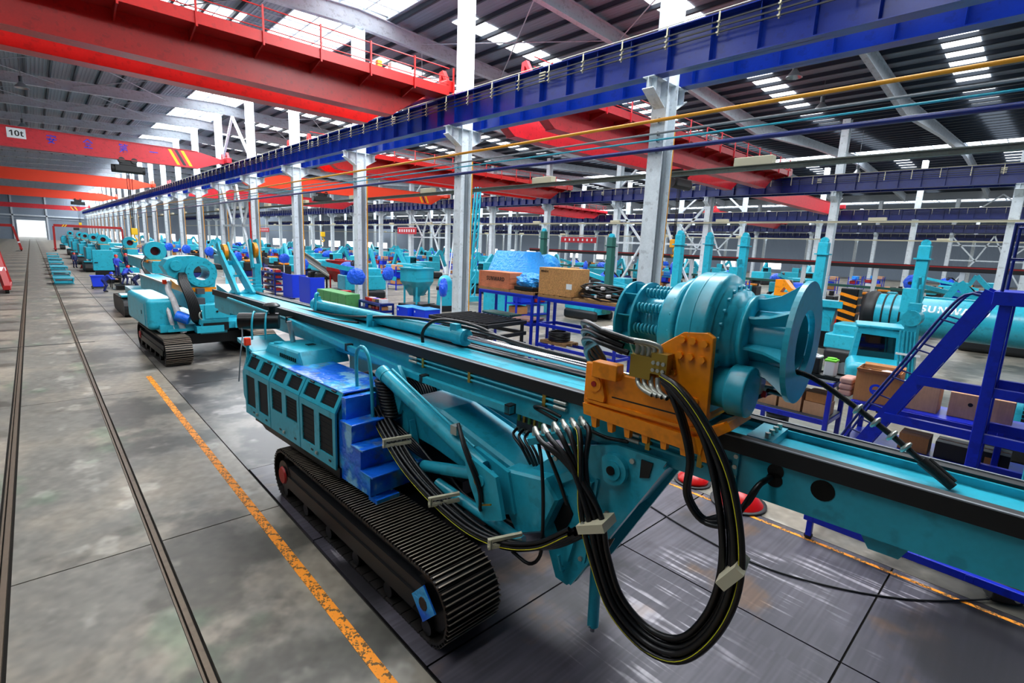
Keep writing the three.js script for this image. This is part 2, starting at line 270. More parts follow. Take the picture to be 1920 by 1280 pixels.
for (const [ri, R] of ROWS.entries()) {
  let proto = null;
  for (let i = 0; i < R.n; i++) {
    const k = R.k0 + i, label = ri === 0 ? `white steel column in the nearest row, ${ORD[i]} from the right edge` : `white steel column in the ${R.word}, ${ORD[i]} from the right`;
    if (!proto) {
      const o = hCol(0, R.cap, .54, 10.0);
      proto = thing('column', label, 'column', [R.x, 0, R.z(k)], 0, R.group);
      mesh('shaft', o.body, M.column, proto); mesh('base_plate', o.base, M.column, proto); mesh('bracket', o.bracket, M.column, proto);
      if (ri === 0) {
        mesh('conduit', [span(.33, .39, 0, 8.3, .05, .13)], M.blue, proto); mesh('gas_pipe', [cy([.36, 0, .22], [.36, 8.6, .22], .05)], M.amber, proto); mesh('cable_duct', [span(.10, .24, 0, 8, .0, .1)], M.grey, proto);
      }
    } else dup(proto, label, [R.x, 0, R.z(k)], 0);
  }
}
// ---------- runway beams ----------
for (const [ri, R] of ROWS.entries()) for (const s of [-1, 1]) {
  const x = R.x + s * .78, y0 = 10.0, y1 = 11.22, near = ri === 0 && s < 0, za = ri === 0 ? 20 : 8, zb = Z_FAR + 3;
  const t = thing('runway_beam', [['deep blue crane runway beam along the aisle side of the nearest columns', 'deep blue crane runway beam on the far side of the nearest columns'], ['navy crane runway beam on the near side of the second column row', 'navy crane runway beam on the far side of the second column row'], ['dark blue runway beam on the near side of third column row', 'dark blue runway beam on the far side of third column row'], ['distant blue runway beam on the near side of fourth column row', 'distant blue runway beam on the far side of fourth column row'], ['faint blue runway beam on the near side of fifth column row', 'faint blue runway beam on the far side of fifth column row']][ri][s < 0 ? 0 : 1], 'beam', [x, 0, 0]);
  const mb = ri < 1 ? M.blue : M.navy;
  mesh('web', span(-.012, .012, y0, y1, zb, za), mb, t); mesh('top_flange', span(-.25, .25, y1 - .03, y1, zb, za), mb, t); mesh('bottom_flange', span(-.22, .22, y0, y0 + .03, zb, za), mb, t); mesh('crane_rail', span(-.04, .04, y1, y1 + .1, zb, za), M.charcoal, t);
  const sg = fin(bx(.44, 1.16, .014, 0, (y0 + y1) / 2, 0)), rest = [];
  for (let z = za - 1; z > zb; z -= 1.3375) { if (z > -60 && ri < 2) piece('stiffener', sg, mb, t, [0, 0, z]); else rest.push(bx(.44, 1.16, .014, 0, (y0 + y1) / 2, z)); }
  if (rest.length) stuff(mesh('stiffener', rest, mb, t));
  if (s < 0) {
    for (const dy of [.28, .42, .56]) mesh('conductor_bar', span(-.36, -.33, y1 - dy - .02, y1 - dy + .02, zb, za), M.charcoal, t);
    const far = [], hg = fin(mergeGeometries([bx(.03, .62, .035, -.32, y1 - .32, 0), bx(.1, .04, .06, -.33, y1 - .28, 0), bx(.1, .04, .06, -.33, y1 - .42, 0), bx(.1, .04, .06, -.33, y1 - .56, 0)]));
    for (let z = za - .3; z > zb; z -= 1.6) if (z > -70 && ri < 2) piece('insulator_hanger', hg, M.clampCream, t, [0, 0, z]); else far.push(bx(.03, .62, .035, -.32, y1 - .32, z));
    stuff(mesh('insulator_hanger', far, M.clampCream, t));
    if (ri < 2) for (let z = -3.5; z > -70; z -= 10.7) mesh('expansion_joint', [0, 1, 2, 3].map(i => bx(.04, .04, .3, -.34, y1 - .24 - i * .1, z)), M.clampCream, t);
  }
  mesh('guard_wire', cy([-.24, y1 + .05, zb], [-.24, y1 + .05, za], .014, .014, 5), M.clampCream, t);
}
// ---------- pipes, lighting trunking along the columns ----------
const run = (name, label, cat, x, y, r, m) => { const t = thing(name, label, cat, [x, y, 0]); mesh('pipe', cy([0, 0, Z_FAR + 4], [0, 0, 12], r, r, 10), m, t); for (let k = 0; k < 9; k++) mesh('pipe_bracket', bx(.1, r * 2 + .06, .06, .075, 0, FRAME_Z(k) + .1), M.grey, t); return t; };
run('service_pipe', 'orange gas pipe running along the nearest columns', 'pipe', 15.06, 8.8, .055, M.amber);
run('service_pipe', 'thin grey pipe below the orange gas pipe', 'pipe', 15.06, 8.4, .035, M.grey);
run('service_pipe', 'thin turquoise pipe between grey and dark blue pipes', 'pipe', 15.06, 8.2, .03, M.teal);
run('service_pipe', 'thick dark blue pipe, lowest of the pipes on the columns', 'pipe', 15.06, 7.9, .07, M.navy);
for (const [i, [x, y, z0, lab]] of [[16.4, 7.25, 12, 'grey green lighting trunking with lamp boxes past the nearest columns'], [46.9, 7.6, 6, 'pale lighting trunking with lamp boxes along the second columns'], [79, 7.4, 6, 'distant lighting trunking with lamp boxes along third columns']].entries()) {
  const t = thing('lighting_trunking', lab, 'trunking', [x, y, 0]); mesh('rail', [span(-.09, .09, -.02, .1, Z_FAR + 4, z0), span(-.14, .14, .1, .13, Z_FAR + 4, z0)], i ? M.clampCream : M.olive, t);
  for (let z = 2; z > -150; z -= i ? 12 : 8.9) mesh('lamp_box', rb(.3, .26, 1.15, 0, .24, z), M.clampCream, t);
}
for (const [i, [x, y, z, lab]] of [[41.3, 15, -13.2, 'bell-shaped high bay lamp beside the roof rafter on the right'], [34, 15.2, -12.6, 'white dome lamp just below the blue runway beam'], [.5, 15, -56.5, 'bell lamp hanging in the dark left roof, nearer one'], [.4, 15, -78, 'bell lamp hanging in the dark left roof, farther one'], [59.5, 13, -15, 'small bell lamp hanging beyond the second runway beam'], [66, 13, -30, 'tiny bell lamp hanging beyond the red crane walkway']].entries()) {
  const t = thing('high_bay_lamp', lab, 'lamp', [x, y, z], 0, 'high bay lamps'); mesh('shade', la([[.12, .5], [.14, .42], [.42, .06], [.46, 0], [.43, 0], [.1, .4]], 18), M.steel, t); mesh('gear_box', cy([0, .45, 0], [0, .85, 0], .14), M.greyDark, t); mesh('rod', cy([0, .85, 0], [0, roofYx(x) - y + .02, 0], .02, .02, 5), M.grey, t);
}
// roof lattice between the columns of the far row and tie braces
for (const [x, z0, z1, lab] of [[15.5, FRAME_Z(6), FRAME_Z(5), 'white lattice bracing between two of the nearest columns'], [47.5, -34.25, -23.7, 'white cross bracing between two columns of the second row'], [80, -44.8, -34.25, 'white lattice bracing between two columns of the third row'], [47.5, -76.5, -66, 'white lattice bracing far down the second column row'], [112, -13.2, -2.6, 'white lattice bracing between two columns of the fourth row']]) {
  const t = thing('column_bracing', lab, 'bracing', [x, 0, 0]), zm = (z0 + z1) / 2;
  for (const [a, b] of [[[0, 9.6, z0], [0, 5.6, z0 + (z1 - z0) / 3]], [[0, 5.6, z0 + (z1 - z0) / 3], [0, 9.6, zm]], [[0, 9.6, zm], [0, 5.6, z1 - (z1 - z0) / 3]], [[0, 5.6, z1 - (z1 - z0) / 3], [0, 9.6, z1]], [[0, 5.6, z0], [0, 5.6, z1]], [[0, 5.6, z0 + (z1 - z0) / 3], [0, .2, z0 + .4]], [[0, 5.6, z1 - (z1 - z0) / 3], [0, .2, z1 - .4]], [[0, 11.4, z0], [0, 16, zm]], [[0, 16, zm], [0, 11.4, z1]], [[0, 8.0, z0], [0, 8, z1]]]) mesh('brace', bar(a, b, .2, .2), M.column, t);
}
// ---------- the main drilling rig (local axes: x right of the mast, z towards the viewer's end) ----------
function paintVerts(g, fn) { // vertex colours from local position
  g = fin(g); const p = g.attributes.position, c = new Float32Array(p.count * 3);
  for (let i = 0; i < p.count; i++) { const k = fn(p.getX(i), p.getY(i), p.getZ(i), i); c[i * 3] = k[0]; c[i * 3 + 1] = k[1]; c[i * 3 + 2] = k[2]; }
  g.setAttribute('color', new THREE.BufferAttribute(c, 3)); return g;
}
// one grouser shoe: plate with three bars whose worn tips are bare metal
const shoeGeo = (() => {
  const parts = [bx(.78, .03, .185, 0, 0, 0)], tip = [];
  for (const z of [-.065, 0.0, .065]) { parts.push(bx(.78, .035, .016, 0, .03, z)); tip.push(bx(.775, .006, .013, 0, .05, z)); }
  const a = paintVerts(mergeGeometries(parts), () => [.022, .019, .017]), b = paintVerts(mergeGeometries(tip), () => [.33, .27, .21]);
  return mergeGeometries([a, b]);
})();
function crawler(parent, x, z, ry, L, H, pitch, outer, opts = {}) {
  const R = H / 2, half = L / 2 - R, prof = [];
  for (let i = 0; i <= 10; i++) { const a = -PI / 2 + PI * i / 10; prof.push([half + (R - .07) * Math.cos(a), R + (R - .07) * Math.sin(a)]); }
  for (let i = 0; i <= 10; i++) { const a = PI / 2 + PI * i / 10; prof.push([-half + (R - .07) * Math.cos(a), R + (R - .07) * Math.sin(a)]); }
  const f = mesh('crawler_track', [prX(prof, .5), prX([[half - .1, R - .17], [half - .1, R + .2], [-half + .1, R + .2], [-half + .1, R - .17]], .72)], M.charcoal, parent, [x, 0, z], ry);
  const per = 4 * half + 2 * PI * R, n = Math.round(per / pitch);
  for (let i = 0; i < n; i++) {
    let s = i / n * per, p, a;
    if (s < 2 * half) { p = [s - half, H - .03]; a = 0; } else if ((s -= 2 * half) < PI * R) { const t = s / R; p = [half + (R - .03) * Math.sin(t), R + (R - .03) * Math.cos(t)]; a = t; } else if ((s -= PI * R) < 2 * half) { p = [half - s, .03]; a = PI; } else { s -= 2 * half; const t = s / R; p = [-half - (R - .03) * Math.sin(t), R - (R - .03) * Math.cos(t)]; a = PI + t; }
    piece('track_shoe', shoeGeo, M.shoe, f, [0, p[1], p[0]], [a, 0, 0]).scale.set(opts.w || 1, 1, pitch / .2);
  }
  const o = outer;
  for (let i = 0; i < 6; i++) mesh('roller', cy([o * .2, .15, -half + i * half / 2.5], [o * .36, .15, -half + i * half / 2.5], .1), M.black, f);
  mesh('side_guard', [prX([[half - .25, .28], [half - .1, .5], [-half + .2, .5], [-half + .1, .28]], .04, o * .37)], M.black, f);
  const hub = mesh('drive_hub', [cy([o * .2, R, -half], [o * .37, R, -half], .26, .26, 20), cy([o * .37, R, -half], [o * .40, R, -half], .13)], M.black, f);
  mesh('hub_cover', cy([o * .39, R, -half], [o * .42, R, -half], .16, .14, 18), M.redDark, f);
  mesh('idler_wheel', cy([o * .1, R, half], [o * .3, R, half], .33, .33, 20), M.black, f);
  if (opts.film) { const q = mesh('film_patch', [bx(.02, .34, .34, o * .385, R + .02, half - .02, PI / 4, 0, 0)], M.film, f); mesh('torn_hole', cy([o * .39, R + .02, half - .02], [o * .402, R + .02, half - .02], .09, .08, 9), M.trackSteel, f); }
  return f;
}
const rig = thing('drilling_rig', 'large turquoise rotary drilling rig in front with its mast lying flat', 'drilling rig', [4.6, 0, -6.5], 0.0705);
crawler(rig, -1.296, -.2, -.055, 5.3, .9, .2, -1, { film: true });
crawler(rig, 1.6, -.35, -.055, 5.3, .9, .2, 1);
mesh('undercarriage', [span(-.95, 1.25, .45, .85, -1.6, 1.2), cy([0, .7, -.3], [0, 1.02, -.3], .75, .7, 28), bar([-1, .6, 1], [1.2, .6, 1], .3, .3)], M.black, rig);
mesh('swing_deck', [span(-1.38, 1.4, .98, 1.16, -4.1, .15), prX([[-4.3, 1.16], [-4.3, 1.3], [-3.4, 1.0], [-.6, 1.0], [-.6, 1.16]], .05, -1.43), span(-.55, .7, 1.1, 1.3, -.3, 1.2)], M.black, rig);
{ // engine house: narrow box left of the mast with sloped upper band
  const X0 = -1.48, xi = -1.34, z0 = -4.3, z1 = -.66, yb = 1.12, ym = 2.02, yt = 2.3;
  const h = mesh('engine_house', [pr([[X0 + .08, yb], [-.45, yb], [-.45, yt], [xi + .09, yt - .02], [X0 + .08, ym]], z1 - z0 - .04).translate(0, 0, (z0 + z1) / 2), prX([[z0 + .05, yb + .02], [z0 - .22, yb + .3], [z0 - .22, ym - .1], [z0 + .05, yt - .02]], .98, -.95, .03)], M.teal, rig);
  const W = (z1 - z0) / 3;
  for (let d = 0; d < 3; d++) {
    const a = z0 + d * W + .012, b = z0 + (d + 1) * W - .012, slant = (ym2, t) => xi - (xi - X0) * (1 - t);
    // rows of openings, as frames with real holes
    const hi = [], lo = [], n = 2, ww = (b - a) / n;
    for (let i = 0; i < n; i++) { const l = a + i * ww + ww * .14, r = a + (i + 1) * ww - ww * .14; hi.push([l, r]); lo.push([l, r, d === 1 ? ym - .5 : ym - .72, ym - .1]); }
    const rect = (l, r, y0, y1) => [[-l, y0], [-l, y1], [-r, y1], [-r, y0]];
    const door = mesh('door_panel', shp([[-a, yb], [-b, yb], [-b, ym], [-a, ym]], lo.map(q => rect(...q)), .03).rotateY(PI / 2).translate(X0 + .015, 0, 0), M.teal, h);
    const q = Math.atan2(xi - X0, yt - ym), hl = Math.hypot(xi - X0, yt - ym);
    mesh('upper_panel', shp([[-a, 0], [-b, 0], [-b, hl], [-a, hl]], hi.map(w => rect(w[0], w[1], .06, hl - .04)), .03).rotateY(PI / 2).rotateZ(-q).translate(X0 + .015, ym, 0), M.teal, h);
    for (const [l, r, y0, y1] of lo) mesh('grille', [span(X0 + .02, X0 + .03, y0, y1, l, r), ...(d > 0 ? [...Array(7)].map((_, i) => bx(.012, .012, r - l, X0 + .016, y0 + (i + .5) * (y1 - y0) / 7, (l + r) / 2)) : [])], M.darkMesh, door);
    for (const [l, r] of hi) mesh('grille', [bx(.012, hl - .08, r - l, 0, hl / 2, (l + r) / 2), ...[...Array(4)].map((_, i) => bx(.03, .01, r - l, 0, .08 + i * .05, (l + r) / 2))].map(g => g.rotateZ(-q).translate(X0 + .035, ym, 0)), M.darkMesh, door);
    for (const t of [.25, .75]) { mesh('slot', bx(.012, .03, .07, X0 - .001, yb + .1, a + (b - a) * t + .12), M.black, door); }
    mesh('latch', [bx(.03, .05, .05, X0 - .01, yb + .1, a + (b - a) * .5), cy([X0 - .02, yb + .1, a + (b - a) * .5], [X0 - .035, yb + .1, a + (b - a) * .5], .02)], M.zinc, door);
    for (const t of [.2, .8]) mesh('hinge', [cy([xi - .02, yt + .005, a + (b - a) * t - .06], [xi - .02, yt + .005, a + (b - a) * t + .06], .014, .014, 6)], M.charcoal, h);
  }
  mesh('roof_panel', rb(.88, .03, z1 - z0 - 1.5, -.90, yt + .02, z1 - (z1 - z0 - 1.5) / 2, .01), M.film, h);
  mesh('roof_front', rb(.88, .03, 1.5, -.90, yt + .02, z0 + .75, .01), M.teal, h);
}
{ // cab hood behind the roof, with vents
  const c = mesh('raised_hood', [prX([[-4.3, 2.28], [-4.1, 2.52], [-2.75, 2.56], [-2.6, 2.30]], .95, -.60, .03)], M.teal, rig);
  for (let i = 0; i < 9; i++) mesh('vent_slot', bx(.02, .07, .03, -1.085, 2.39, -3.5 + i * .08), M.black, c);
  mesh('round_cap', cy([-.95, 2.52, -3.9], [-.95, 2.56, -3.9], .08), M.teal, c); mesh('louvre', [0, .05, .1].map(d => bx(.16, .01, .03, -.6, 2.575, -3.3 + d)), M.black, c);
  mesh('exhaust_stub', cy([-.65, 2.5, -3.9], [-.7, 2.95, -3.95], .05), M.steel, rig);
  const a = mesh('air_cleaner', [cy([-1.28, 2.86, -5.0], [-.62, 2.86, -4.62], .17, .17, 22), cy([-1.30, 2.86, -5.01], [-1.28, 2.86, -5.0], .14)], M.black, rig);
  for (const t of [.35, .68]) { const x = -1.28 + .66 * t, z = -5 + .38 * t; mesh('strap', tb([[x - .1, 2.5, z + .17], [x - .1, 2.8, z + .18], [x - .03, 3.02, z + .08], [x + .06, 3.04, z - .06], [x + .1, 2.86, z - .17]], .022, 14, 5), M.teal, a); }
  mesh('rain_cap', la([[.06, -.12], [.07, 0], [.16, .02], [.17, .05], [.1, .1], [0, .11]], 18).translate(-.72, 3.14, -4.72), M.rubber, a);
  mesh('beacon_lamp', [rb(.12, .16, .1, -1.3, 2.5, -4.55, .02)], M.lamp, rig); mesh('lamp_post', [bx(.05, .3, .05, -1.3, 2.3, -4.55)], M.teal, rig);
  mesh('rear_tray', [prX([[-5.1, 2.42], [-4.3, 2.3], [-4.3, 2.34], [-5.1, 2.5]], .8, -.9)], M.teal, rig);
}
{ // film covered steps at the front end of the house
  const s = mesh('step_unit', [span(-1.38, -.86, 1.9, 2.28, -.64, -.52), span(-1.42, -.8, 1.62, 1.92, -.66, -.3), span(-1.42, -.75, 1.3, 1.62, -.66, -.05), span(-1.42, -.4, 1.0, 1.3, -.66, .2)], M.film, rig);
  for (const [y, z, x1] of [[1.93, -.42, -.82], [1.63, -.14, -.78], [1.31, .12, -.42]]) mesh('step_tread', [rb((x1 + 1.44), .035, .34, (x1 - 1.44) / 2, y, z, .012)], M.film, s);
  mesh('foot_step', [span(-1.4, -1.02, .92, .98, .12, .34), bar([-1.35, .95, .2], [-1.35, 1.1, .1], .04), bar([-1.06, .95, .2], [-1.06, 1.1, .1], .04)], M.film, s);
  mesh('handrail', tb([[-1.0, 2.2, -.84], [-1.0, 2.75, -.86], [-1.0, 2.93, -.82], [-1.0, 3.0, -.68], [-1.0, 2.93, -.54], [-1.0, 2.7, -.46], [-1.0, 2.2, -.41], [-1.0, 1.38, -.39]], .028, 40, 8), M.teal, rig);
}
mesh('hanging_rope', tb([[-1.25, 2.9, -4.98], [-1.3, 2.6, -4.8], [-1.42, 2.2, -4.62], [-1.5, 1.7, -4.55]], .014, 16, 5), M.grey, rig);
// engine bay clutter right of the house: winch drum with rope, blower hose
{
  const w = mesh('winch', [cy([-.35, 1.9, -.95], [.45, 1.9, -.95], .34, .34, 24), cy([-.42, 1.9, -.95], [-.36, 1.9, -.95], .46, .46, 24), cy([.42, 1.9, -.95], [.48, 1.9, -.95], .46, .46, 24)], M.teal, rig);
  mesh('rope_winding', [...Array(16)].map((_, i) => new THREE.TorusGeometry(.36, .022, 6, 24).rotateY(PI / 2).translate(-.32 + i * .05, 1.9, -.95)), M.charcoal, w);
  const b = mesh('intake_hose', [...Array(12)].map((_, i) => new THREE.TorusGeometry(.13, .026, 6, 18).rotateX(PI / 2).translate(-.72, 1.95 + i * .045, -.3 - i * .02)), M.rubber, rig);
  mesh('engine_block', [span(-.4, .5, 1.2, 1.75, -2.6, -1.5), cy([-.1, 1.95, -2.2], [.3, 1.95, -2.2], .2), cy([-.35, 2.05, -1.7], [-.2, 2.05, -1.7], .22, .22, 20)], M.charcoal, rig);
  mesh('right_cabinet', [rb(.75, 1.2, 3.4, 1.05, 1.75, -2.4, .05)], M.teal, rig);
  mesh('operator_cab', [rb(.8, 1.45, 1.5, 1.05, 1.9, .2, .08, 2)], M.teal, rig);
}
{ // mast: channel section, two black guide rails
  const zA = -9.5, zB = 15, m = mesh('mast', [span(-.36, .36, 2.46, 2.5, zA, zB), span(-.36, -.32, 2.5, 2.98, zA, zB), span(.32, .36, 2.5, 2.98, zA, zB), span(-.32, .32, 2.84, 2.88, zA, zB), span(-.36, .36, 2.46, 2.98, zA - .04, zA)], M.teal, rig, [0, .04, 0]);
  m.rotation.x = .008;
  const tm = (n, g, mt0) => mesh(n, g, mt0, m);
  for (const s of [-1, 1]) { tm('guide_rail', [span(s * .42, s * .29, 2.95, 2.985, zA, zB), span(s * .42, s * .365, 2.84, 2.95, zA, zB)], M.blackRail); tm('rail_edge', span(s * .425, s * .40, 2.985, 2.995, zA, zB), M.grey); tm('inner_wall', span(s * .285, s * .25, 2.88, 2.96, 4.75, zB), M.teal); }
  tm('trough_plate', span(-.25, .25, 2.88, 2.895, 4.75, zB), M.teal); tm('top_plate', span(-.28, .28, 2.93, 2.955, zA, 4.3), M.teal);
  for (let z = -8; z < 3; z += 2.6) tm('scraper_mark', span(-.05, .02, 2.955, 2.957, z, z + 1.6), M.teal);
  for (const [z, w, h] of [[5.05, .09, .17], [5.42, .12, .12]]) tm('side_port', [cy([-.365, 2.72 + (h - w) / 2, z], [-.358, 2.72 + (h - w) / 2, z], w * .75, w * .75, 20), cy([-.365, 2.72 - (h - w) / 2, z], [-.358, 2.72 - (h - w) / 2, z], w * .75, w * .75, 20)], M.black);
  for (const [y, r] of [[2.80, .018], [2.73, .018]]) { tm('hydraulic_pipe', cy([-.40, y, -.1], [-.40, y, 2.6], r, r, 8), M.teal); tm('pipe_fitting', [cy([-.40, y, 2.6], [-.40, y, 2.78], r * 1.5, r * 1.5, 8), cy([-.40, y, -.3], [-.40, y, -.1], r * 1.5, r * 1.5, 8)], M.zinc); tm('hydraulic_pipe', cy([-.40, y - .1, 3.75], [-.40, y - .1, 4.55], r, r, 8), M.teal); tm('pipe_fitting', [cy([-.40, y - .1, 3.6], [-.40, y - .1, 3.75], r * 1.5, r * 1.5, 8), cy([-.40, y - .1, 4.55], [-.40, y - .1, 4.68], r * 1.5, r * 1.5, 8)], M.zinc); }
  for (const z of [.05, 1.1, 2.45, 3.85, 4.4]) tm('pipe_clip', [bx(.05, .15, .05, -.395, z > 3.5 ? 2.66 : 2.765, z)], M.brass);
  tm('joint_flange', [bx(.05, .44, .05, -.375, 2.66, 4.72), bx(.72, .05, .05, 0, 2.44, 4.72)], M.teal); for (const y of [2.5, 2.6, 2.7, 2.8]) tm('flange_bolt', cy([-.41, y, 4.72], [-.38, y, 4.72], .022, .022, 6), M.zinc);
  tm('end_block', [bx(.5, .1, .22, 0, 2.93, 4.85)], M.teal); for (const x of [-.18, -.06, .06, .18]) tm('stop_bolt', cy([x, 2.97, 4.9], [x, 3.03, 4.9], .025, .025, 6), M.zinc);
  tm('lower_lug', prX([[5.68, 2.47], [6.06, 2.47], [5.98, 2.31], [5.78, 2.31]], .5), M.teal);
  // long square tube hung below the near side
  const t = mesh('stay_tube', [bar([-.52, 2.90, -4.4], [-.52, 2.72, -2.0], .08, .09), bar([-.52, 2.72, -1.95], [-.52, 2.6, .2], .08, .09), bar([-.52, 2.6, .25], [-.52, 2.58, 2.05], .08, .09), cy([-.5, 3.0, -8], [-.5, 2.9, -4.4], .035)], M.teal, rig);
  for (const [y, z] of [[2.9, -4.4], [2.72, -1.97], [2.6, .22], [2.58, 2.0]]) mesh('tube_joint', bx(.12, .13, .09, -.5, y, z), M.charcoal, t);
  // pulley head at the far end
  const hd = mesh('mast_head', [bar([-.18, 3.0, -8.2], [-.02, 4.05, -9.9], .07, .3), bar([.2, 3.0, -8.2], [.24, 4.05, -9.9], .07, .3), prX([[-9.3, 2.5], [-9.3, 3.25], [-8.4, 3.1], [-8.4, 2.5]], .7), bar([-.1, 3.5, -9.0], [.2, 3.5, -9.0], .06)], M.teal, rig);
  mesh('sheave', cy([.06, 4.1, -10], [.16, 4.1, -10], .24, .24, 22), M.orange, hd); mesh('sheave_guard', [bx(.3, .12, .3, .11, 3.82, -9.75), bar([-.02, 3.9, -9.8], [-.02, 4.35, -10.1], .05, .2), bar([.24, 3.9, -9.8], [.24, 4.35, -10.1], .05, .2)], M.teal, hd);
  mesh('head_post', [bx(.16, .75, .2, .72, 3.45, -9.3), bar([.62, 3.7, -9.3], [.64, 4.5, -9.5], .05, .2), bar([.82, 3.7, -9.3], [.8, 4.5, -9.5], .05, .2), bx(.5, .3, .4, .5, 3.0, -9.2)], M.teal, hd); mesh('sheave', cy([.68, 4.2, -9.42], [.77, 4.2, -9.42], .22, .22, 20), M.orange, hd);
  for (let i = 0; i < 4; i++) mesh('rung', bx(.3, .05, .06, .5, 3.15 + i * .09, -8.6 - i * .15), M.teal, hd);
}
{ // feed cylinder lying along the far side of the mast top
  const c = mesh('feed_cylinder', [cy([.26, 3.16, -4.6], [.26, 3.16, .15], .115, .115, 20), cy([.26, 3.16, -4.75], [.26, 3.16, -4.6], .14, .14, 20), cy([.26, 3.16, .05], [.26, 3.16, .3], .135, .135, 20)], M.teal, rig);
  mesh('cylinder_rod', cy([.26, 3.16, .3], [.26, 3.12, 3.6], .055, .055, 16), M.chrome, c);
  mesh('port_block', [bx(.1, .12, .16, .22, 3.3, .08), bx(.08, .1, .1, .24, 3.3, -4.6)], M.teal, c); mesh('cradle', [bx(.3, .16, .12, .26, 3.04, -2.2), bx(.1, .3, .05, .06, 3.1, -2.2)], M.teal, c);
  mesh('bleed_pipe', tb([[.2, 3.32, -4.6], [.2, 3.42, -4.5], [.1, 3.42, -4.42], [.08, 3.2, -4.4], [.08, 3.02, -4.4]], .025, 16, 6), M.teal, c);
}
for (const p of [[[.0, 3.02, -9], [.02, 3.02, -7], [.06, 3.02, -5], [.1, 3.1, -3], [.2, 3.3, -1.2], [.3, 3.32, .2], [.42, 3.2, 1.5], [.5, 3.15, 2.6]], [[-.1, 3.02, -.35], [-.1, 3.2, -.35], [-.02, 3.38, -.2], [.12, 3.42, .1], [.3, 3.36, .5], [.5, 3.15, 1.2], [.6, 3.08, 2.2]], [[-.15, 3.03, -9.6], [-.14, 3.01, -6], [-.1, 3.01, -3.2], [.05, 3.03, -2.6]]]) mesh('hose', tb(p, .028, 40, 7), M.rubber, rig);
{ // boom, lift cylinders, links
  mesh('boom', [prX([[-.5, 1.95], [-.2, 2.2], [.6, 2.2], [2.4, 1.75], [2.75, 1.55], [2.75, 1.2], [2.2, 1.25], [.4, 1.55], [-.5, 1.6]], .72, -.12, .04)], M.teal, rig);
  mesh('boom_foot', [cy([-.62, 1.78, -.3], [.4, 1.78, -.3], .3, .3, 22), prX([[-.6, 1.1], [-.6, 1.9], [0, 1.9], [.25, 1.1]], .1, -.55)], M.teal, rig);
  const c1 = mesh('lift_cylinder', [cy([-.8, 2.6, -.4], [-.8, 1.82, 1.85], .105, .105, 20), cy([-.8, 2.62, -.46], [-.8, 2.57, -.32], .115, .115, 20)], M.teal, rig); mesh('oil_pipe', cy([-.82, 2.72, -.15], [-.82, 2.06, 1.7], .02, .02, 8), M.teal, c1); mesh('valve_block', [bx(.1, .12, .12, -.83, 2.2, 1.35)], M.zinc, c1);
  const c2 = mesh('lift_cylinder', [cy([.15, 2.55, -.2], [.15, 2.15, 1.75], .1, .1, 18)], M.teal, rig); mesh('oil_pipe', cy([.12, 2.68, 0], [.12, 2.3, 1.6], .02, .02, 8), M.teal, c2);
  for (const x of [-.9, -.68]) mesh('cylinder_lug', prX([[1.6, 2.0], [2.2, 1.85], [2.35, 1.35], [2.0, 1.2], [1.75, 1.6]], .06, x), M.teal, rig); mesh('lug_pin', cy([-.95, 1.72, 1.95], [-.6, 1.72, 1.95], .07), M.teal, rig); mesh('cylinder_foot', prX([[-.7, 2.3], [-.2, 2.75], [0, 2.5], [-.2, 1.9], [-.7, 1.6]], .06, -.66), M.teal, rig);
  mesh('link_arm', [cy([-.7, 1.36, .5], [-.7, 1.68, 1.85], .085, .085, 16)], M.teal, rig); mesh('link_arm', [cy([-.72, 1.22, .85], [-.72, 1.05, 2.5], .075, .075, 16)], M.teal, rig);
  mesh('pin_end', [cy([-.95, 1.7, 1.9], [-.85, 1.7, 1.9], .06), bar([-.97, 1.42, 1.98], [-.99, 1.52, 2.2], .02)], M.brass, rig);
}
for (let i = 0; i < 5; i++) mesh('hose', tb([[-.7, 1.85 - i * .05, -.35], [-.62, 1.6 - i * .04, .2], [-.6, 1.35, .7 + i * .05], [-.58, 1.15, 1.3], [-.45, 1.0, 1.9 + i * .06]], .024, 28, 6), M.rubber, rig);
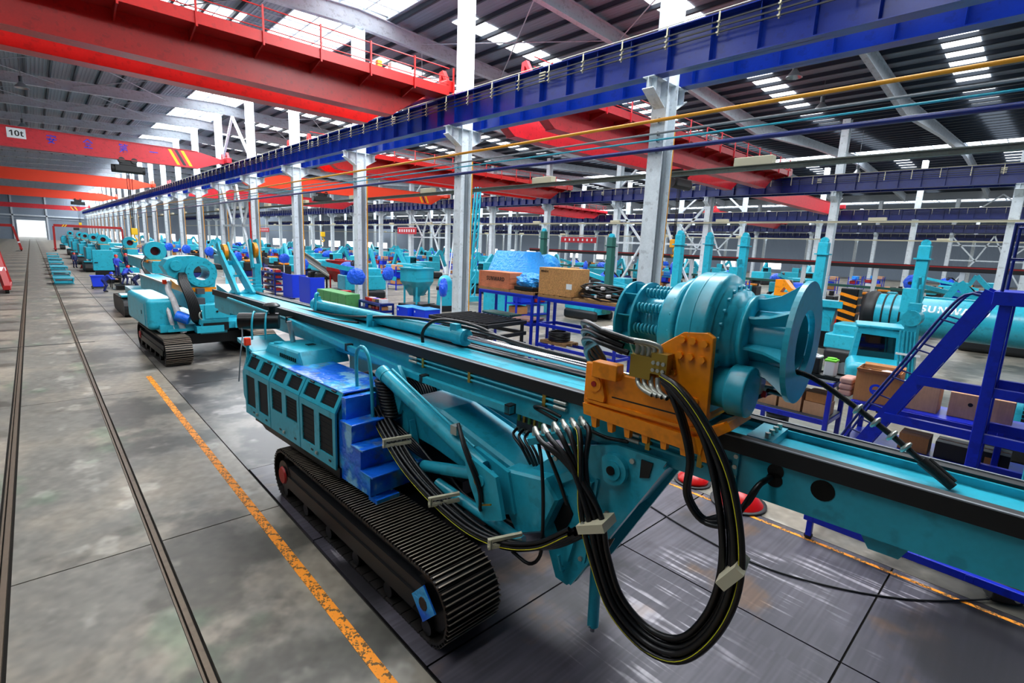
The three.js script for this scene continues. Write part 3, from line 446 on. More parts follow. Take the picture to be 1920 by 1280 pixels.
{ // mast bracket: two tapering plates below the mast, cross members, jack leg
  const P = [[2.35, 1.85], [2.9, 2.35], [3.55, 2.56], [4.12, 2.56], [4.0, 2.3], [3.15, .72], [3.02, .6], [2.85, .62], [2.6, 1.2]];
  const b = mesh('mast_bracket', [prX(P, .05, -.44), prX(P, .05, .34), prX([[3.5, 2.5], [4.0, 2.5], [3.95, 2.3], [3.6, 1.7], [3.4, 1.9]], .7, -.05), prX([[2.5, 1.3], [2.9, .9], [2.95, 1.0], [2.55, 1.4]], .7, -.05), prX([[2.4, 1.9], [2.9, 2.35], [2.9, 2.25], [2.5, 1.8]], .8, -.05)], M.teal, rig);
  mesh('pivot_boss', [cy([-.54, 2.3, 3.55], [-.44, 2.3, 3.55], .17, .17, 26), cy([-.56, 2.3, 3.55], [-.54, 2.3, 3.55], .11, .11, 22)], M.teal, b); mesh('pivot_pin', cy([-.575, 2.3, 3.55], [-.555, 2.3, 3.55], .05), M.black, b);
  mesh('edge_flange', [bar([-.47, 2.5, 4.12], [-.47, .68, 3.1], .1, .03), bar([-.47, 1.0, 3.25], [-.47, 2.1, 3.35], .05, .03)], M.teal, b);
  mesh('pocket', [prX([[3.62, 1.5], [3.52, 1.25], [3.3, 1.05], [3.4, 1.35]], .02, -.475), prX([[3.85, 2.5], [3.98, 2.5], [3.95, 2.33], [3.85, 2.3]], .02, -.475)], M.black, b);
  mesh('front_fairing', [prX([[2.1, 1.85], [2.75, 1.95], [2.95, 1.75], [2.75, 1.25], [2.35, 1.05], [2.15, 1.3]], .3, -.52, .03)], M.teal, b);
  for (const [z, y] of [[2.75, 2.15], [2.9, 2.28], [3.75, 2.45], [3.3, 1.3], [3.2, 1.05], [3.5, 1.75]]) mesh('bracket_bolt', cy([-.465, y, z], [-.495, y, z], .03, .03, 6), M.zinc, b);
  mesh('stiffening_rib', prX([[2.95, .95], [3.05, .95], [3.3, 2.05], [3.2, 2.1]], .06, -.49), M.teal, b); mesh('stiffening_rib', prX([[2.5, 1.75], [2.6, 1.68], [3.2, 2.12], [3.15, 2.2]], .06, -.49), M.teal, b);
  mesh('side_window', prX([[2.72, 1.45], [2.95, 1.7], [3.05, 1.55], [2.9, 1.15]], .02, -.472), M.black, b);
  mesh('lock_pin', [cy([-.5, .82, 2.98], [-.56, .82, 2.98], .035), cy([-.55, .82, 2.98], [-.55, 1.0, 2.93], .02, .02, 8)], M.teal, b);
  const j = mesh('jack_leg', [cy([-.3, 1.5, 3.3], [-.3, .14, 3.33], .07, .07, 16)], M.teal, rig); mesh('spindle', [cy([-.3, .14, 3.33], [-.3, .06, 3.33], .03), bar([-.4, .17, 3.33], [-.28, .12, 3.33], .02)], M.steel, j);
  const vb = mesh('valve_bank', [bx(.5, .16, .5, .0, 2.28, 2.15), bx(.12, .3, .12, -.2, 2.42, 2.25)], M.greyDark, rig);
  for (let i = 0; i < 5; i++) { mesh('spool', cy([-.26, 2.36, 1.95 + i * .09], [-.26, 2.48, 1.95 + i * .09], .025, .025, 8), i % 2 ? M.brass : M.green, vb); mesh('spool_cap', cy([-.3, 2.25, 1.95 + i * .09], [-.26, 2.25, 1.95 + i * .09], .03, .03, 8), M.zinc, vb); }
  for (let i = 0; i < 4; i++) mesh('hose', tb([[-.28, 2.26, 1.95 + i * .1], [-.42, 2.22, 2.0 + i * .1], [-.46, 2.1, 2.2 + i * .08], [-.4, 1.9, 2.3 + i * .06]], .02, 14, 6), M.rubber, vb);
  const mf = mesh('hose_manifold', [bar([-.75, 2.40, 2.55], [-.36, 2.64, 3.15], .2, .08), bx(.3, .2, .2, -.45, 2.55, 2.95)], M.teal, rig);
  for (const [x, y, z] of [[-.72, 2.5, 2.6], [-.66, 2.54, 2.68], [-.6, 2.58, 2.78], [-.55, 2.62, 2.86], [-.5, 2.65, 2.95], [-.45, 2.68, 3.04]]) mesh('elbow_fitting', tb([[x, y - .06, z], [x, y + .03, z], [x - .05, y + .07, z + .05], [x - .12, y + .05, z + .13]], .028, 10, 7), M.zinc, mf);
}
{ // hose loop from the manifold round to the rotary drive, and the bundle back to the house
  const ELB = [[-.72, 2.5, 2.6], [-.66, 2.54, 2.68], [-.6, 2.58, 2.78], [-.55, 2.62, 2.86], [-.5, 2.65, 2.95], [-.45, 2.68, 3.04]];
  const loop = [[-.62, 2.62, 2.85], [-.78, 2.62, 3.1], [-.86, 2.4, 3.33], [-.88, 1.95, 3.56], [-.88, 1.5, 3.72], [-.88, 1.1, 3.95], [-.88, .93, 4.3], [-.88, 1.0, 4.6], [-.88, 1.4, 4.86], [-.88, 2.0, 4.97], [-.86, 2.7, 4.82], [-.82, 3.15, 4.56], [-.78, 3.38, 4.3], [-.74, 3.46, 4.12]];
  let n = 0;
  for (const [dx, dl] of [[0, 0], [-.05, .03], [.05, -.04], [0, .07], [-.06, .1], [.06, .05], [0, -.09]]) { const p = loop.map(([x, y, z], i) => { const k = i > 2 && i < 11 ? 1 : i < 1 || i > 12 ? .3 : .6; const cx = 4.35, cyy = 2.2, d = Math.hypot(z - cx, y - cyy) || 1; return [x + dx * k, y + (y - cyy) / d * dl * k, z + (z - cx) / d * dl * k + (i < 3 ? dl : 0)]; }); const el = ELB[n % 6]; p[0] = [el[0] - .11, el[1] + .055, el[2] + .12]; p[1] = [el[0] - .2, el[1] + .02, el[2] + .26]; p[2] = [(p[2][0] * 2 + el[0] - .2) / 3, p[2][1] - .02, (p[2][2] * 2 + el[2] + .34) / 3]; const h = mesh('hose', tb(p, .031, 80, 8), M.rubber, rig); mesh('hose_ferrule', cy(p[0], V(...p[0]).lerp(V(...p[1]), .55), .036, .036, 10), M.zinc, h); if (n === 4) mesh('hose_stripe', tb(p.map(([x, y, z]) => [x - .027, y + .004, z - .014]), .0045, 80, 4), M.yellowStripe, h); n++; }
  for (const [p, q] of [[[-.9, 1.78, 3.48], [-.86, 1.90, 3.76]], [[-.9, 1.90, 4.92], [-.88, 2.1, 5.05]]]) { const c = mesh('hose_clamp', bar(p, q, .3, .09), M.clampCream, rig); mesh('clamp_bolt', [bx(.03, .06, .03, p[0] - .1, p[1] + .05, p[2] + .05), bx(.03, .06, .03, p[0] + .1, p[1] + .07, p[2] + .05)], M.zinc, c); }
  const B = [[-.85, 2.05, -.55], [-.95, 1.78, 0], [-.98, 1.45, .55], [-.98, 1.2, 1.25], [-.95, 1.06, 1.95], [-.92, 1.12, 2.5], [-.9, 1.35, 3.0], [-.9, 1.7, 3.42]];
  for (let i = 0; i < 8; i++) { const dx = (i % 4 - 1.5) * .055, dy = i < 4 ? 0 : -.06; const p = B.map(([x, y, z], j) => [x + dx * .9, y + dy + (j > 1 && j < 6 ? Math.sin(i * 2.1) * .02 : 0), z + dx * .8]); const h = mesh('hose', tb(p, .026, 48, 7), M.rubber, rig); if (i === 4) mesh('hose_stripe', tb(p.map(([x, y, z]) => [x - .024, y - .01, z]), .005, 48, 4), M.yellowStripe, h); }
  for (const [x, y, z] of [[-.97, 1.70, .2], [-.99, 1.22, 1.32], [-.95, 1.1, 2.42]]) { const c = mesh('hose_clamp', [bar([x - .17, y + .04, z - .12], [x + .17, y + .1, z + .12], .05, .04), bar([x - .17, y - .05, z - .12], [x + .17, y + .01, z + .12], .05, .04), bx(.04, .12, .05, x - .15, y, z - .1)], M.clampCream, rig); }
  for (const p of [[[-.78, 2.5, 2.75], [-.86, 2.42, 2.9], [-.85, 2.1, 3.1], [-.8, 1.85, 3.18]], [[-.84, 2.3, 1.4], [-.9, 2.1, 1.6], [-.95, 1.7, 1.95], [-.92, 1.45, 2.0], [-.85, 1.5, 2.05]], [[-.86, 2.3, 1.42], [-.96, 2.08, 1.65], [-1.0, 1.62, 2.0], [-.97, 1.36, 2.0], [-.85, 1.35, 1.9]], [[-.6, 2.4, 2.55], [-.75, 2.2, 2.75], [-.85, 1.6, 2.9], [-.88, 1.1, 2.9], [-.88, .95, 2.75], [-.9, 1.0, 2.5]], [[-.43, 2.62, 3.1], [-.45, 2.6, 3.4], [-.42, 2.62, 3.65]], [[-.43, 2.66, 2.75], [-.48, 2.72, 2.5], [-.44, 2.68, 2.35], [-.43, 2.6, 2.7]]]) mesh('hose', tb(p, .022, 30, 7), M.rubber, rig);
  for (const [x, z0] of [[-.52, 0], [-.56, .07], [-.5, -.06]]) mesh('hose', tb([[-.38, 2.7, 5.05], [x, 2.66, 5.0], [x - .06, 2.45, 4.92], [x - .1, 2.25, 4.75 + z0], [x - .1, 2.2, 4.6], [x - .15, 2.4, 4.45], [x - .2, 2.8, 4.45], [x - .2, 3.2, 4.3], [-.72, 3.4, 4.15]], .026, 50, 7), M.rubber, rig);
}
{ // carriage: orange frame on the mast
  const side = [[3.15, 2.98], [3.15, 3.42], [3.5, 3.42], [3.62, 3.36], [3.8, 3.36], [3.95, 3.72], [4.2, 3.9], [4.42, 3.92], [4.48, 3.88], [4.5, 3.05], [4.66, 3.15], [4.68, 3.05], [4.45, 2.86], [3.2, 2.9]];
  const c = mesh('carriage', [prX(side, .07, -.54, .008), prX([[3.15, 2.98], [3.15, 3.3], [4.4, 3.3], [4.5, 2.95]], .07, .54), span(-.5, .5, 3.02, 3.1, 3.25, 4.4)], M.orange, rig);
  mesh('lower_rail', [prX([[3.18, 2.98], [3.2, 2.86], [4.5, 2.80], [4.52, 2.95]], .06, -.6), span(-.62, -.57, 3.0, 3.03, 3.2, 4.45)], M.orange, c);
  for (let i = 0; i < 7; i++) mesh('rail_claw', [prX([[3.28 + i * .2, 2.88], [3.36 + i * .2, 2.87], [3.36 + i * .2, 2.74], [3.31 + i * .2, 2.74]], .07, -.58)], M.orange, c);
  mesh('groove', span(-.577, -.574, 3.10, 3.115, 3.5, 4.3), M.black, c);
  mesh('bearing_box', [rb(.14, .17, .3, -.62, 3.39, 3.45, .012), prX([[3.22, 3.04], [3.2, 3.26], [3.27, 3.33], [3.38, 3.3], [3.44, 3.1], [3.43, 3.04]], .05, -.6), cy([-.64, 3.22, 3.31], [-.62, 3.22, 3.31], .085, .085, 18)], M.orange, c);
  mesh('bearing_cap', cy([-.65, 3.22, 3.31], [-.64, 3.22, 3.31], .03), M.redDark, c);
  for (const [z, y] of [[4.2, 3.83], [4.3, 3.83], [4.41, 3.82], [4.19, 3.68], [4.29, 3.68], [4.40, 3.67], [4.17, 3.32], [4.28, 3.3], [4.38, 3.28], [4.38, 3.13], [4.14, 3.5]]) mesh('bolt', [cy([-.57, y, z], [-.612, y, z], .036, .036, 6)], M.orange, c);
  mesh('end_wedge', [prX([[4.46, 3.0], [4.7, 3.16], [4.74, 3.1], [4.5, 2.92]], .5, -.35)], M.orange, c);
  // valve block with fittings
  const v = mesh('valve_block', [bx(.14, .22, .22, -.64, 3.52, 3.86), bx(.14, .2, .16, -.64, 3.58, 4.05)], M.brass, rig);
  for (let i = 0; i < 3; i++) for (let j = 0; j < 2; j++) mesh('plug', cy([-.71, 3.52 + j * .07, 4.0 + i * .05], [-.73, 3.52 + j * .07, 4.0 + i * .05], .02, .02, 6), M.zinc, v);
  for (let i = 0; i < 5; i++) mesh('elbow_fitting', tb([[-.64, 3.62, 3.78 + i * .06], [-.64, 3.72, 3.78 + i * .06], [-.68, 3.76, 3.72 + i * .05], [-.74, 3.77, 3.62 + i * .05]], .026, 10, 7), M.zinc, v);
  for (let i = 0; i < 4; i++) mesh('elbow_fitting', tb([[-.66, 3.44, 3.82 + i * .07], [-.68, 3.36, 3.84 + i * .07], [-.74, 3.32, 3.93 + i * .06], [-.78, 3.3, 4.05 + i * .05]], .026, 10, 7), M.zinc, v);
  for (let i = 0; i < 7; i++) { const y = 3.76 - (i % 3) * .06, e = 3.62 + (i % 4) * .06, k = i * .02; mesh('hose', tb([[-.74, y, e], [-.78, y + .06, 3.45], [-.7 + k, y + .1 - k, 3.25], [-.5 + k, y + .06 - k * 2, 3.02], [-.25 + k, y - .12 - k * 2, 2.95], [-.05, y - .35, 3.0], [.05, y - .6, 3.05]], .03, 44, 8), M.rubber, rig); }
}
{ // rotary drive, axis along the mast
  const Y = 3.87;
  const r = mesh('rotary_drive', [laZ([[0, 4.08], [.5, 4.08], [.55, 4.1], [.57, 4.13], [.57, 4.36], [.55, 4.4], [.48, 4.41], [.48, 4.46], [.42, 4.47], [.42, 4.54], [.37, 4.55], [.37, 4.62], [.3, 4.63], [0, 4.63]], 48).translate(0, Y, 0), span(-.48, .48, 3.05, Y, 4.12, 4.4), laZ([[0, 3.84], [.4, 3.84], [.45, 3.88], [.46, 4.0], [.5, 4.0], [.5, 4.08], [0, 4.08]], 44).translate(0, Y, 0)], M.teal, rig);
  for (let i = 0; i < 22; i++) { const a = i / 22 * 2 * PI; mesh('bolt', cy([.45 * Math.cos(a), Y + .45 * Math.sin(a), 4.46], [.45 * Math.cos(a), Y + .45 * Math.sin(a), 4.485], .018, .018, 6), M.teal, r); }
  for (let i = 0; i < 18; i++) { const a = i / 18 * 2 * PI; mesh('bolt', cy([.475 * Math.cos(a), Y + .475 * Math.sin(a), 3.985], [.475 * Math.cos(a), Y + .475 * Math.sin(a), 4.0], .014, .014, 6), M.teal, r); }
  mesh('weld_seam', [laZ([[.572, 4.24], [.576, 4.245], [.572, 4.25]], 48).translate(0, Y, 0)], M.teal, r);
  const f = mesh('outer_ring', [shp(circle(.55, 56), [circle(.30, 44)], .045).translate(0, Y, 5.05)], M.teal, rig);
  mesh('ring_edge', laZ([[.30, 5.02], [.33, 5.02], [.33, 5.0], [.30, 5.0], [.30, 5.02]], 44).translate(0, Y, 0), M.teal, f);
  for (let i = 0; i < 8; i++) { const a = i / 8 * 2 * PI + .2; mesh('rib_plate', shp([[4.6, .26], [4.6, .36], [4.72, .37], [4.85, .41], [4.95, .48], [5.03, .54], [5.03, .30], [4.8, .26]], [], .025).rotateY(-PI / 2).rotateZ(a - PI / 2).translate(0, Y, 0), M.teal, f); }
  mesh('inner_sleeve', [new THREE.CylinderGeometry(.25, .25, .42, 32, 1, true).rotateX(PI / 2).translate(0, Y, 4.82), new THREE.CylinderGeometry(.235, .235, .42, 32, 1, true).rotateX(PI / 2).translate(0, Y, 4.82)], M.teal, f);
  mesh('neck_collar', laZ([[.26, 4.6], [.38, 4.6], [.39, 4.66], [.26, 4.67]], 36).translate(0, Y, 0), M.teal, f);
  // spring buffer drum at the rear
  const d = mesh('buffer_drum', [laZ([[0, 3.35], [.26, 3.35], [.26, 3.84], [0, 3.84]], 32).translate(0, Y, 0)], M.teal, rig);
  for (const z of [3.36, 3.54]) mesh('drum_flange', shp(circle(.42, 44), [circle(.2, 24)], .025).translate(0, Y, z), M.teal, d);
  for (let i = 0; i < 10; i++) { const a = i / 10 * 2 * PI + .1, x = .345 * Math.cos(a), y = Y + .345 * Math.sin(a); mesh('coil_spring', tb([...Array(57)].map((_, k) => [x + .042 * Math.cos(k * PI / 4), y + .042 * Math.sin(k * PI / 4), 3.56 + k * .005]), .013, 112, 5), M.teal, d); mesh('drum_rib', bx(.14, .012, .16, .33 * Math.cos(a + .3), Y + .33 * Math.sin(a + .3), 3.45, 0, 0, a + .3), M.teal, d); }
  // hydraulic motor low on the near side
  const m = mesh('hydraulic_motor', [laZ([[0, 4.4], [.19, 4.4], [.19, 4.58], [.225, 4.6], [.235, 4.62], [.235, 4.76], [.225, 4.78], [0, 4.78]], 32).translate(-.32, 3.4, 0)], M.teal, rig);
  mesh('valve_unit', [bx(.14, .2, .14, -.05, 3.45, 4.72), cy([-.02, 3.4, 4.8], [-.02, 3.4, 4.88], .03), cy([.04, 3.52, 4.8], [.04, 3.52, 4.86], .03)], M.zinc, m); mesh('red_cap', bx(.04, .06, .04, -.02, 3.34, 4.8), M.red, m);
  for (let i = 0; i < 3; i++) mesh('hose', tb([[-.1, 3.4, 4.85], [.05, 3.35, 4.95], [.3, 3.3, 4.8], [.45, 3.1 - i * .04, 4.4]], .024, 16, 6), M.rubber, rig);
}
{ // wire rope sling with clamps hanging from the ring over the mast
  const s = thing('wire_rope_sling', 'thick black wire rope with four clamps hanging from the rotary drive', 'wire rope', [0, 0, 0]);
  const toW = (x, y, z) => { const p = V(x, y, z).applyAxisAngle(V(0, 1, 0), .0705); return [p.x + 4.6, p.y, p.z - 6.5]; };
  const A = toW(.0, 3.63, 4.98), pts = [[.0, 3.60, 4.85], [.05, 3.58, 5.1], [.08, 3.42, 5.42], [.06, 3.22, 5.76], [.03, 3.05, 6.02]].map(p => toW(...p));
  const rm = mt('#1b1c1c', .5, .3, { bumpMap: T.rope, bumpScale: .004 });
  mesh('rope', tb(pts, .024, 40, 9), rm, s);
  const c = new THREE.CatmullRomCurve3(pts.map(arr));
  for (const t of [.58, .68, .78, .88]) { const p = c.getPoint(t), d = c.getTangent(t); mesh('rope_clamp', [new THREE.TorusGeometry(.042, .014, 8, 18).applyQuaternion(new THREE.Quaternion().setFromUnitVectors(V(0, 0, 1), d)).translate(p.x, p.y, p.z), cy(p.clone().addScaledVector(d, -.02), p.clone().addScaledVector(d, .02), .034)], M.zinc, s); }
  const e = c.getPoint(.99); const d = c.getTangent(1); mesh('doubled_end', [cy(e, e.clone().addScaledVector(d, .26), .042, .036, 10), cy(e.clone().add(V(.05, 0, .03)), e.clone().addScaledVector(d, .22).add(V(.05, 0, .03)), .035, .03, 10)], rm, s);
}
const font = await new FontLoader().loadAsync('fonts/droid/droid_sans_bold.typeface.json');
function txt(s, size, depth = .006) { const g = new TextGeometry(s, { font, size, depth, curveSegments: 3, bevelEnabled: false }); g.computeBoundingBox(); const b = g.boundingBox; return g.translate(-(b.min.x + b.max.x) / 2, -(b.min.y + b.max.y) / 2, 0); }
const CJK = { a: [[50, 8, 50, 18], [15, 22, 15, 35], [15, 22, 85, 22], [85, 22, 82, 35], [48, 35, 30, 68], [30, 68, 70, 92], [70, 42, 55, 75], [55, 75, 22, 95], [12, 55, 90, 55]], q: [[50, 5, 12, 42], [50, 5, 88, 42], [28, 45, 72, 45], [28, 66, 72, 66], [14, 92, 86, 92], [50, 45, 50, 92]], d: [[25, 5, 12, 25], [20, 14, 45, 14], [65, 5, 54, 25], [60, 14, 90, 14], [20, 32, 78, 32], [78, 32, 78, 48], [20, 48, 78, 48], [20, 48, 20, 64], [20, 64, 84, 64], [84, 64, 80, 88], [48, 28, 48, 98], [48, 64, 15, 92]], y: [[12, 50, 90, 50]] };
const glyph = (k, size, x, y, z) => CJK[k].map(([a, b, c, d]) => bar([x + (a / 100 - .5) * size, y + (.5 - b / 100) * size, z], [x + (c / 100 - .5) * size, y + (.5 - d / 100) * size, z], .02, size * .085));
// ---------- overhead cranes ----------
function crane(label, x0, x1, z, yb, mat, o = {}) {
  const t = thing('overhead_crane', label, 'crane', [0, 0, z]), h = o.h || 1.5, w = o.w || .6, L = x1 - x0;
  const gz = o.single ? [0] : [o.gap / 2, -o.gap / 2];
  for (const g of gz) {
    const ye = 11.44, yt = Math.max(yb + h - .4, ye + .25), xa = x0 + (o.both ? 2.6 : 0), xb = x1 - 2.6;
    const G = mesh('girder', [span(xa, xb, yb, yb + h, g - w / 2, g + w / 2), span(xa, xb, yb + h, yb + h + .04, g - w / 2 - .07, g + w / 2 + .07), span(xa, xb, yb - .03, yb, g - w / 2 - .06, g + w / 2 + .06)], mat, t);
    for (const [p, q, s] of [[xb, x1, 1], ...(o.both ? [[xa, x0, -1]] : [])]) { mesh('girder_taper', pr([[p, yb], [p, yb + h], [q - s * .75, yt], [q - s * .75, ye]], w).translate(0, 0, g), mat, t); mesh('girder_tip', span(q - s * .75, q, ye, yt, g - w / 2, g + w / 2), mat, t); }
    if (o.stripe) for (const d of [0, .5, 1.0]) mesh('hazard_stripe', pr([[x1 - 5 + d, yb + h - .1], [x1 - 4.75 + d, yb + h - .1], [x1 - 4.1 + d, yb + .1], [x1 - 4.35 + d, yb + .1]], .01).translate(0, 0, g + w / 2 + .005), d === .5 ? M.black : M.yellow, G);
    if (o.sign) { mesh('capacity_plate', bx(1.1, .75, .02, -.15, yb + h * .68, g + w / 2 + .012), M.white, G); mesh('capacity_text', txt('10t', .42).translate(-.15, yb + h * .68, g + w / 2 + .024), M.black, G); for (const [k, x] of [['a', 4.2 - 2.3], ['q', 4.2], ['d', 6.6], ['y', 8.8]]) mesh('slogan_character', glyph(k, .8, x, yb + h * .62, g + w / 2 + .01), M.binBlue, G); }
  }
  for (const xx of [x1 - .17, ...(x0 > 0 ? [x0 + .17] : [])]) { const e = mesh('end_carriage', rb(.46, .5, (o.gap || 0) + 2.6, xx, 11.72, 0, .03), mat, t); for (const dz of [-1, 1]) mesh('wheel', cy([xx - .12, 11.5, dz * ((o.gap || 0) / 2 + .9)], [xx + .12, 11.5, dz * ((o.gap || 0) / 2 + .9)], .17), M.charcoal, e); }
  for (const s of [1, -1]) mesh('buffer_bracket', shp([[-.3, 0], [.35, 0], [.3, .5], [.05, .55]], [[[-.05, .13], [.15, .13], [.12, .36]]], .2).rotateY(PI / 2).translate(x0 > 0 ? x0 + .17 : x1 - .17, 11.96, s * ((o.gap || 0) / 2 + .8)), mat, t);
  if (o.walk) {
    const zz = o.gap / 2 + w / 2, y = yb + 1.15;
    mesh('walkway', [span(x0, x1 - .3, y, y + .04, zz, zz + 1.0)], M.redDark, t); mesh('walkway_edge', [span(x0, x1 - .3, y - .05, y + .32, zz + 1.0, zz + 1.05)], mat, t);
    const r = mesh('railing', [cy([x0, y + 1.1, zz + 1.02], [x1 - .3, y + 1.1, zz + 1.02], .022, .022, 6), cy([x0, y + .72, zz + 1.02], [x1 - .3, y + .72, zz + 1.02], .018, .018, 6), cy([x0, y + .42, zz + 1.02], [x1 - .3, y + .42, zz + 1.02], .018, .018, 6)], mat, t);
    for (let x = x0 + 1.05; x < x1; x += 2.05) { mesh('railing_post', bx(.06, 1.3, .06, x, y + .5, zz + 1.08), mat, r); mesh('walkway_bracket', prX([[zz, y - .35], [zz, y], [zz + .95, y], [zz + .95, y - .1]], .05, x), M.redDark, t); }
    if (o.cab) { mesh('control_box', rb(1.0, .5, .3, x1 - 2.6, y + .5, zz + .6), M.white, t); mesh('warning_lamp', bx(.2, .25, .2, x1 - 3.6, y + .55, zz + .6), M.yellow, t); }
  }
  if (o.hoist !== undefined) {
    const x = o.hoist, H = mesh('hoist', [rb(2.0, .55, .8, x, yb - .75, 0, .06), cy([x - 1.2, yb - .8, 0], [x + 1.2, yb - .8, 0], .34, .34, 16), bx(1.2, .4, .5, x, yb - .25, 0)], M.charcoal, t);
    for (const d of [-.45, .45]) mesh('trolley_wheel', [cy([x + d, yb - .05, -.35], [x + d, yb - .05, .35], .24)], M.black, H);
    for (const d of [-.2, .2, 0]) mesh('rope', cy([x + d, yb - 1, 0], [x + d * .5, yb - (o.drop || 5), 0], .025, .025, 5), M.black, H);
    mesh('hook_block', [rb(.5, .6, .4, x, yb - (o.drop || 5) - .2, 0, .06), tb([[x, yb - (o.drop || 5) - .4, 0], [x, yb - (o.drop || 5) - .7, 0], [x + .18, yb - (o.drop || 5) - .95, 0], [x, yb - (o.drop || 5) - 1.15, 0], [x - .2, yb - (o.drop || 5) - 1.0, 0]], .06, 14, 6)], o.hookMat || M.yellow, t);
  }
  return t;
}
crane('large red double girder crane with railed walkway, nearest of all', -17, 14.9, -22.9, 10.2, M.red, { gap: 2.4, walk: true, cab: true, h: 1.55 });
crane('red single girder crane with the white 10t plate', -17, 14.9, -58, 10.75, M.redPink, { single: true, sign: true, stripe: true, h: 1.5, hoist: 6.85, drop: 6 });
crane('orange red girder crane, second beyond the one with plate', -17, 14.9, -100, 10.9, M.vermilion, { single: true, h: 1.5 });
crane('orange red girder crane, third beyond the one with plate', -17, 14.9, -148, 10.8, M.vermilion, { single: true, h: 1.6, hoist: 8 });
crane('distant crimson girder crane in front of the end wall', -17, 14.9, -222, 10.3, M.redPink, { single: true, h: 1.3, stripe: true });
crane('red double girder crane spanning the second bay, nearest there', 16.15, 46.9, -19.2, 10.25, M.redPink, { both: true, gap: 2.8, walk: true, h: 1.55, hoist: 33.7, drop: 4.7, hookMat: M.amber });
crane('red double girder crane farther down the second bay', 16.15, 46.9, -43, 10.3, M.red, { both: true, gap: 2.6, walk: true, h: 1.5 });
crane('orange striped crane third along the second bay', 16.15, 46.9, -66, 10.4, M.vermilion, { both: true, single: true, stripe: true, h: 1.5, hoist: 27.7, drop: 5 });
crane('crimson crane deep in the second bay', 16.15, 46.9, -96, 10.4, M.redPink, { both: true, single: true, h: 1.5 });
crane('pinkish red crane girder crossing the third bay', 48.15, 79.4, -22, 10.6, M.redPink, { both: true, single: true, h: 1.4, w: .9 });
crane('red crane with long girder farther back in the third bay', 48.15, 79.4, -62, 10.5, M.redPink, { both: true, gap: 2.4, walk: true, h: 1.4 });
crane('small red crane visible through the fourth bay', 80.65, 111.4, -40, 10.5, M.redPink, { both: true, single: true, h: 1.4 });
// ---------- floor gantries ----------
function gantry(label, x0, x1, z, h, o = {}) {
  const t = thing('gantry_crane', label, 'gantry', [0, 0, z]); mesh('beam', [rb(x1 - x0, .5, .4, (x0 + x1) / 2, h - .25, 0, .03)], M.redDark, t);
  for (const x of [x0, x1]) { const s = x === x0 ? -1 : 1; for (const d of o.splay ? [-1, 1] : [0]) mesh('leg', [bar([x, h - .4, 0], [x + s * (o.lean || .4), .45, d * 1.6], .34, .34)], M.redDark, t); mesh('foot_beam', [rb(.4, .32, 3.6, x + s * (o.lean || .4), .42, 0, .04)], M.redDark, t); for (const d of [-1.4, 1.4]) mesh('wheel', cy([x + s * (o.lean || .4) - .1, .2, d], [x + s * (o.lean || .4) + .1, .2, d], .2), M.black, t); }
  mesh('white_band', [bar([x1 + (o.lean || .4) * .72, 1.75, o.splay ? 1.15 : 0], [x1 + (o.lean || .4) * .77, 1.5, o.splay ? 1.2 : 0], .37, .37)], M.white, t);
  for (const d of [0, .4]) mesh('hazard_band', pr([[x0 + 1.2 + d, h - .48], [x0 + 1.4 + d, h - .48], [x0 + 1.7 + d, h - .02], [x0 + 1.5 + d, h - .02]], .42), M.yellow, t);
  mesh('hoist', rb(.9, .5, .5, (x0 + x1) / 2 - 2, h - .8, 0, .05), M.charcoal, t);
}
gantry('dark red gantry with leaning legs at the left edge', -10.5, -2.35, -50.5, 5.4, { splay: true, lean: .75 });
gantry('red gantry left of the far doorway', -10.5, -2.5, -134, 4.9, { lean: .8 });
gantry('long red gantry right of the far doorway', 3.3, 14.2, -138, 5.3, { lean: .1 });
// ---------- stacked teal frames beside the rails ----------
for (let i = 0; i < 9; i++) {
  const z = -57 - i * 6.0, x = 1.6 + i * .05, lift = (i % 3) * .12;
  const t = thing('steel_stillage', `flat turquoise steel stillage beside the floor rails, ${ORD[i]} from the front`, 'stillage', [x, 0, z], 0, 'turquoise stillages in a row');
  mesh('top_plate', [rb(1.35, .06, 1.9, 0, .5 + lift, 0, .015)], M.teal, t); mesh('side_rail', bx(.08, .16, 1.9, -.6, .36 + lift, 0), M.teal, t); mesh('side_rail', bx(.08, .16, 1.9, .6, .36 + lift, 0), M.teal, t); mesh('under_frame', [bx(1.2, .18, 1.7, 0, .18 + lift / 2, 0), bx(1.3, .05, .1, 0, .03, .7), bx(1.3, .05, .1, 0, .03, -.7)], M.teal, t);
}
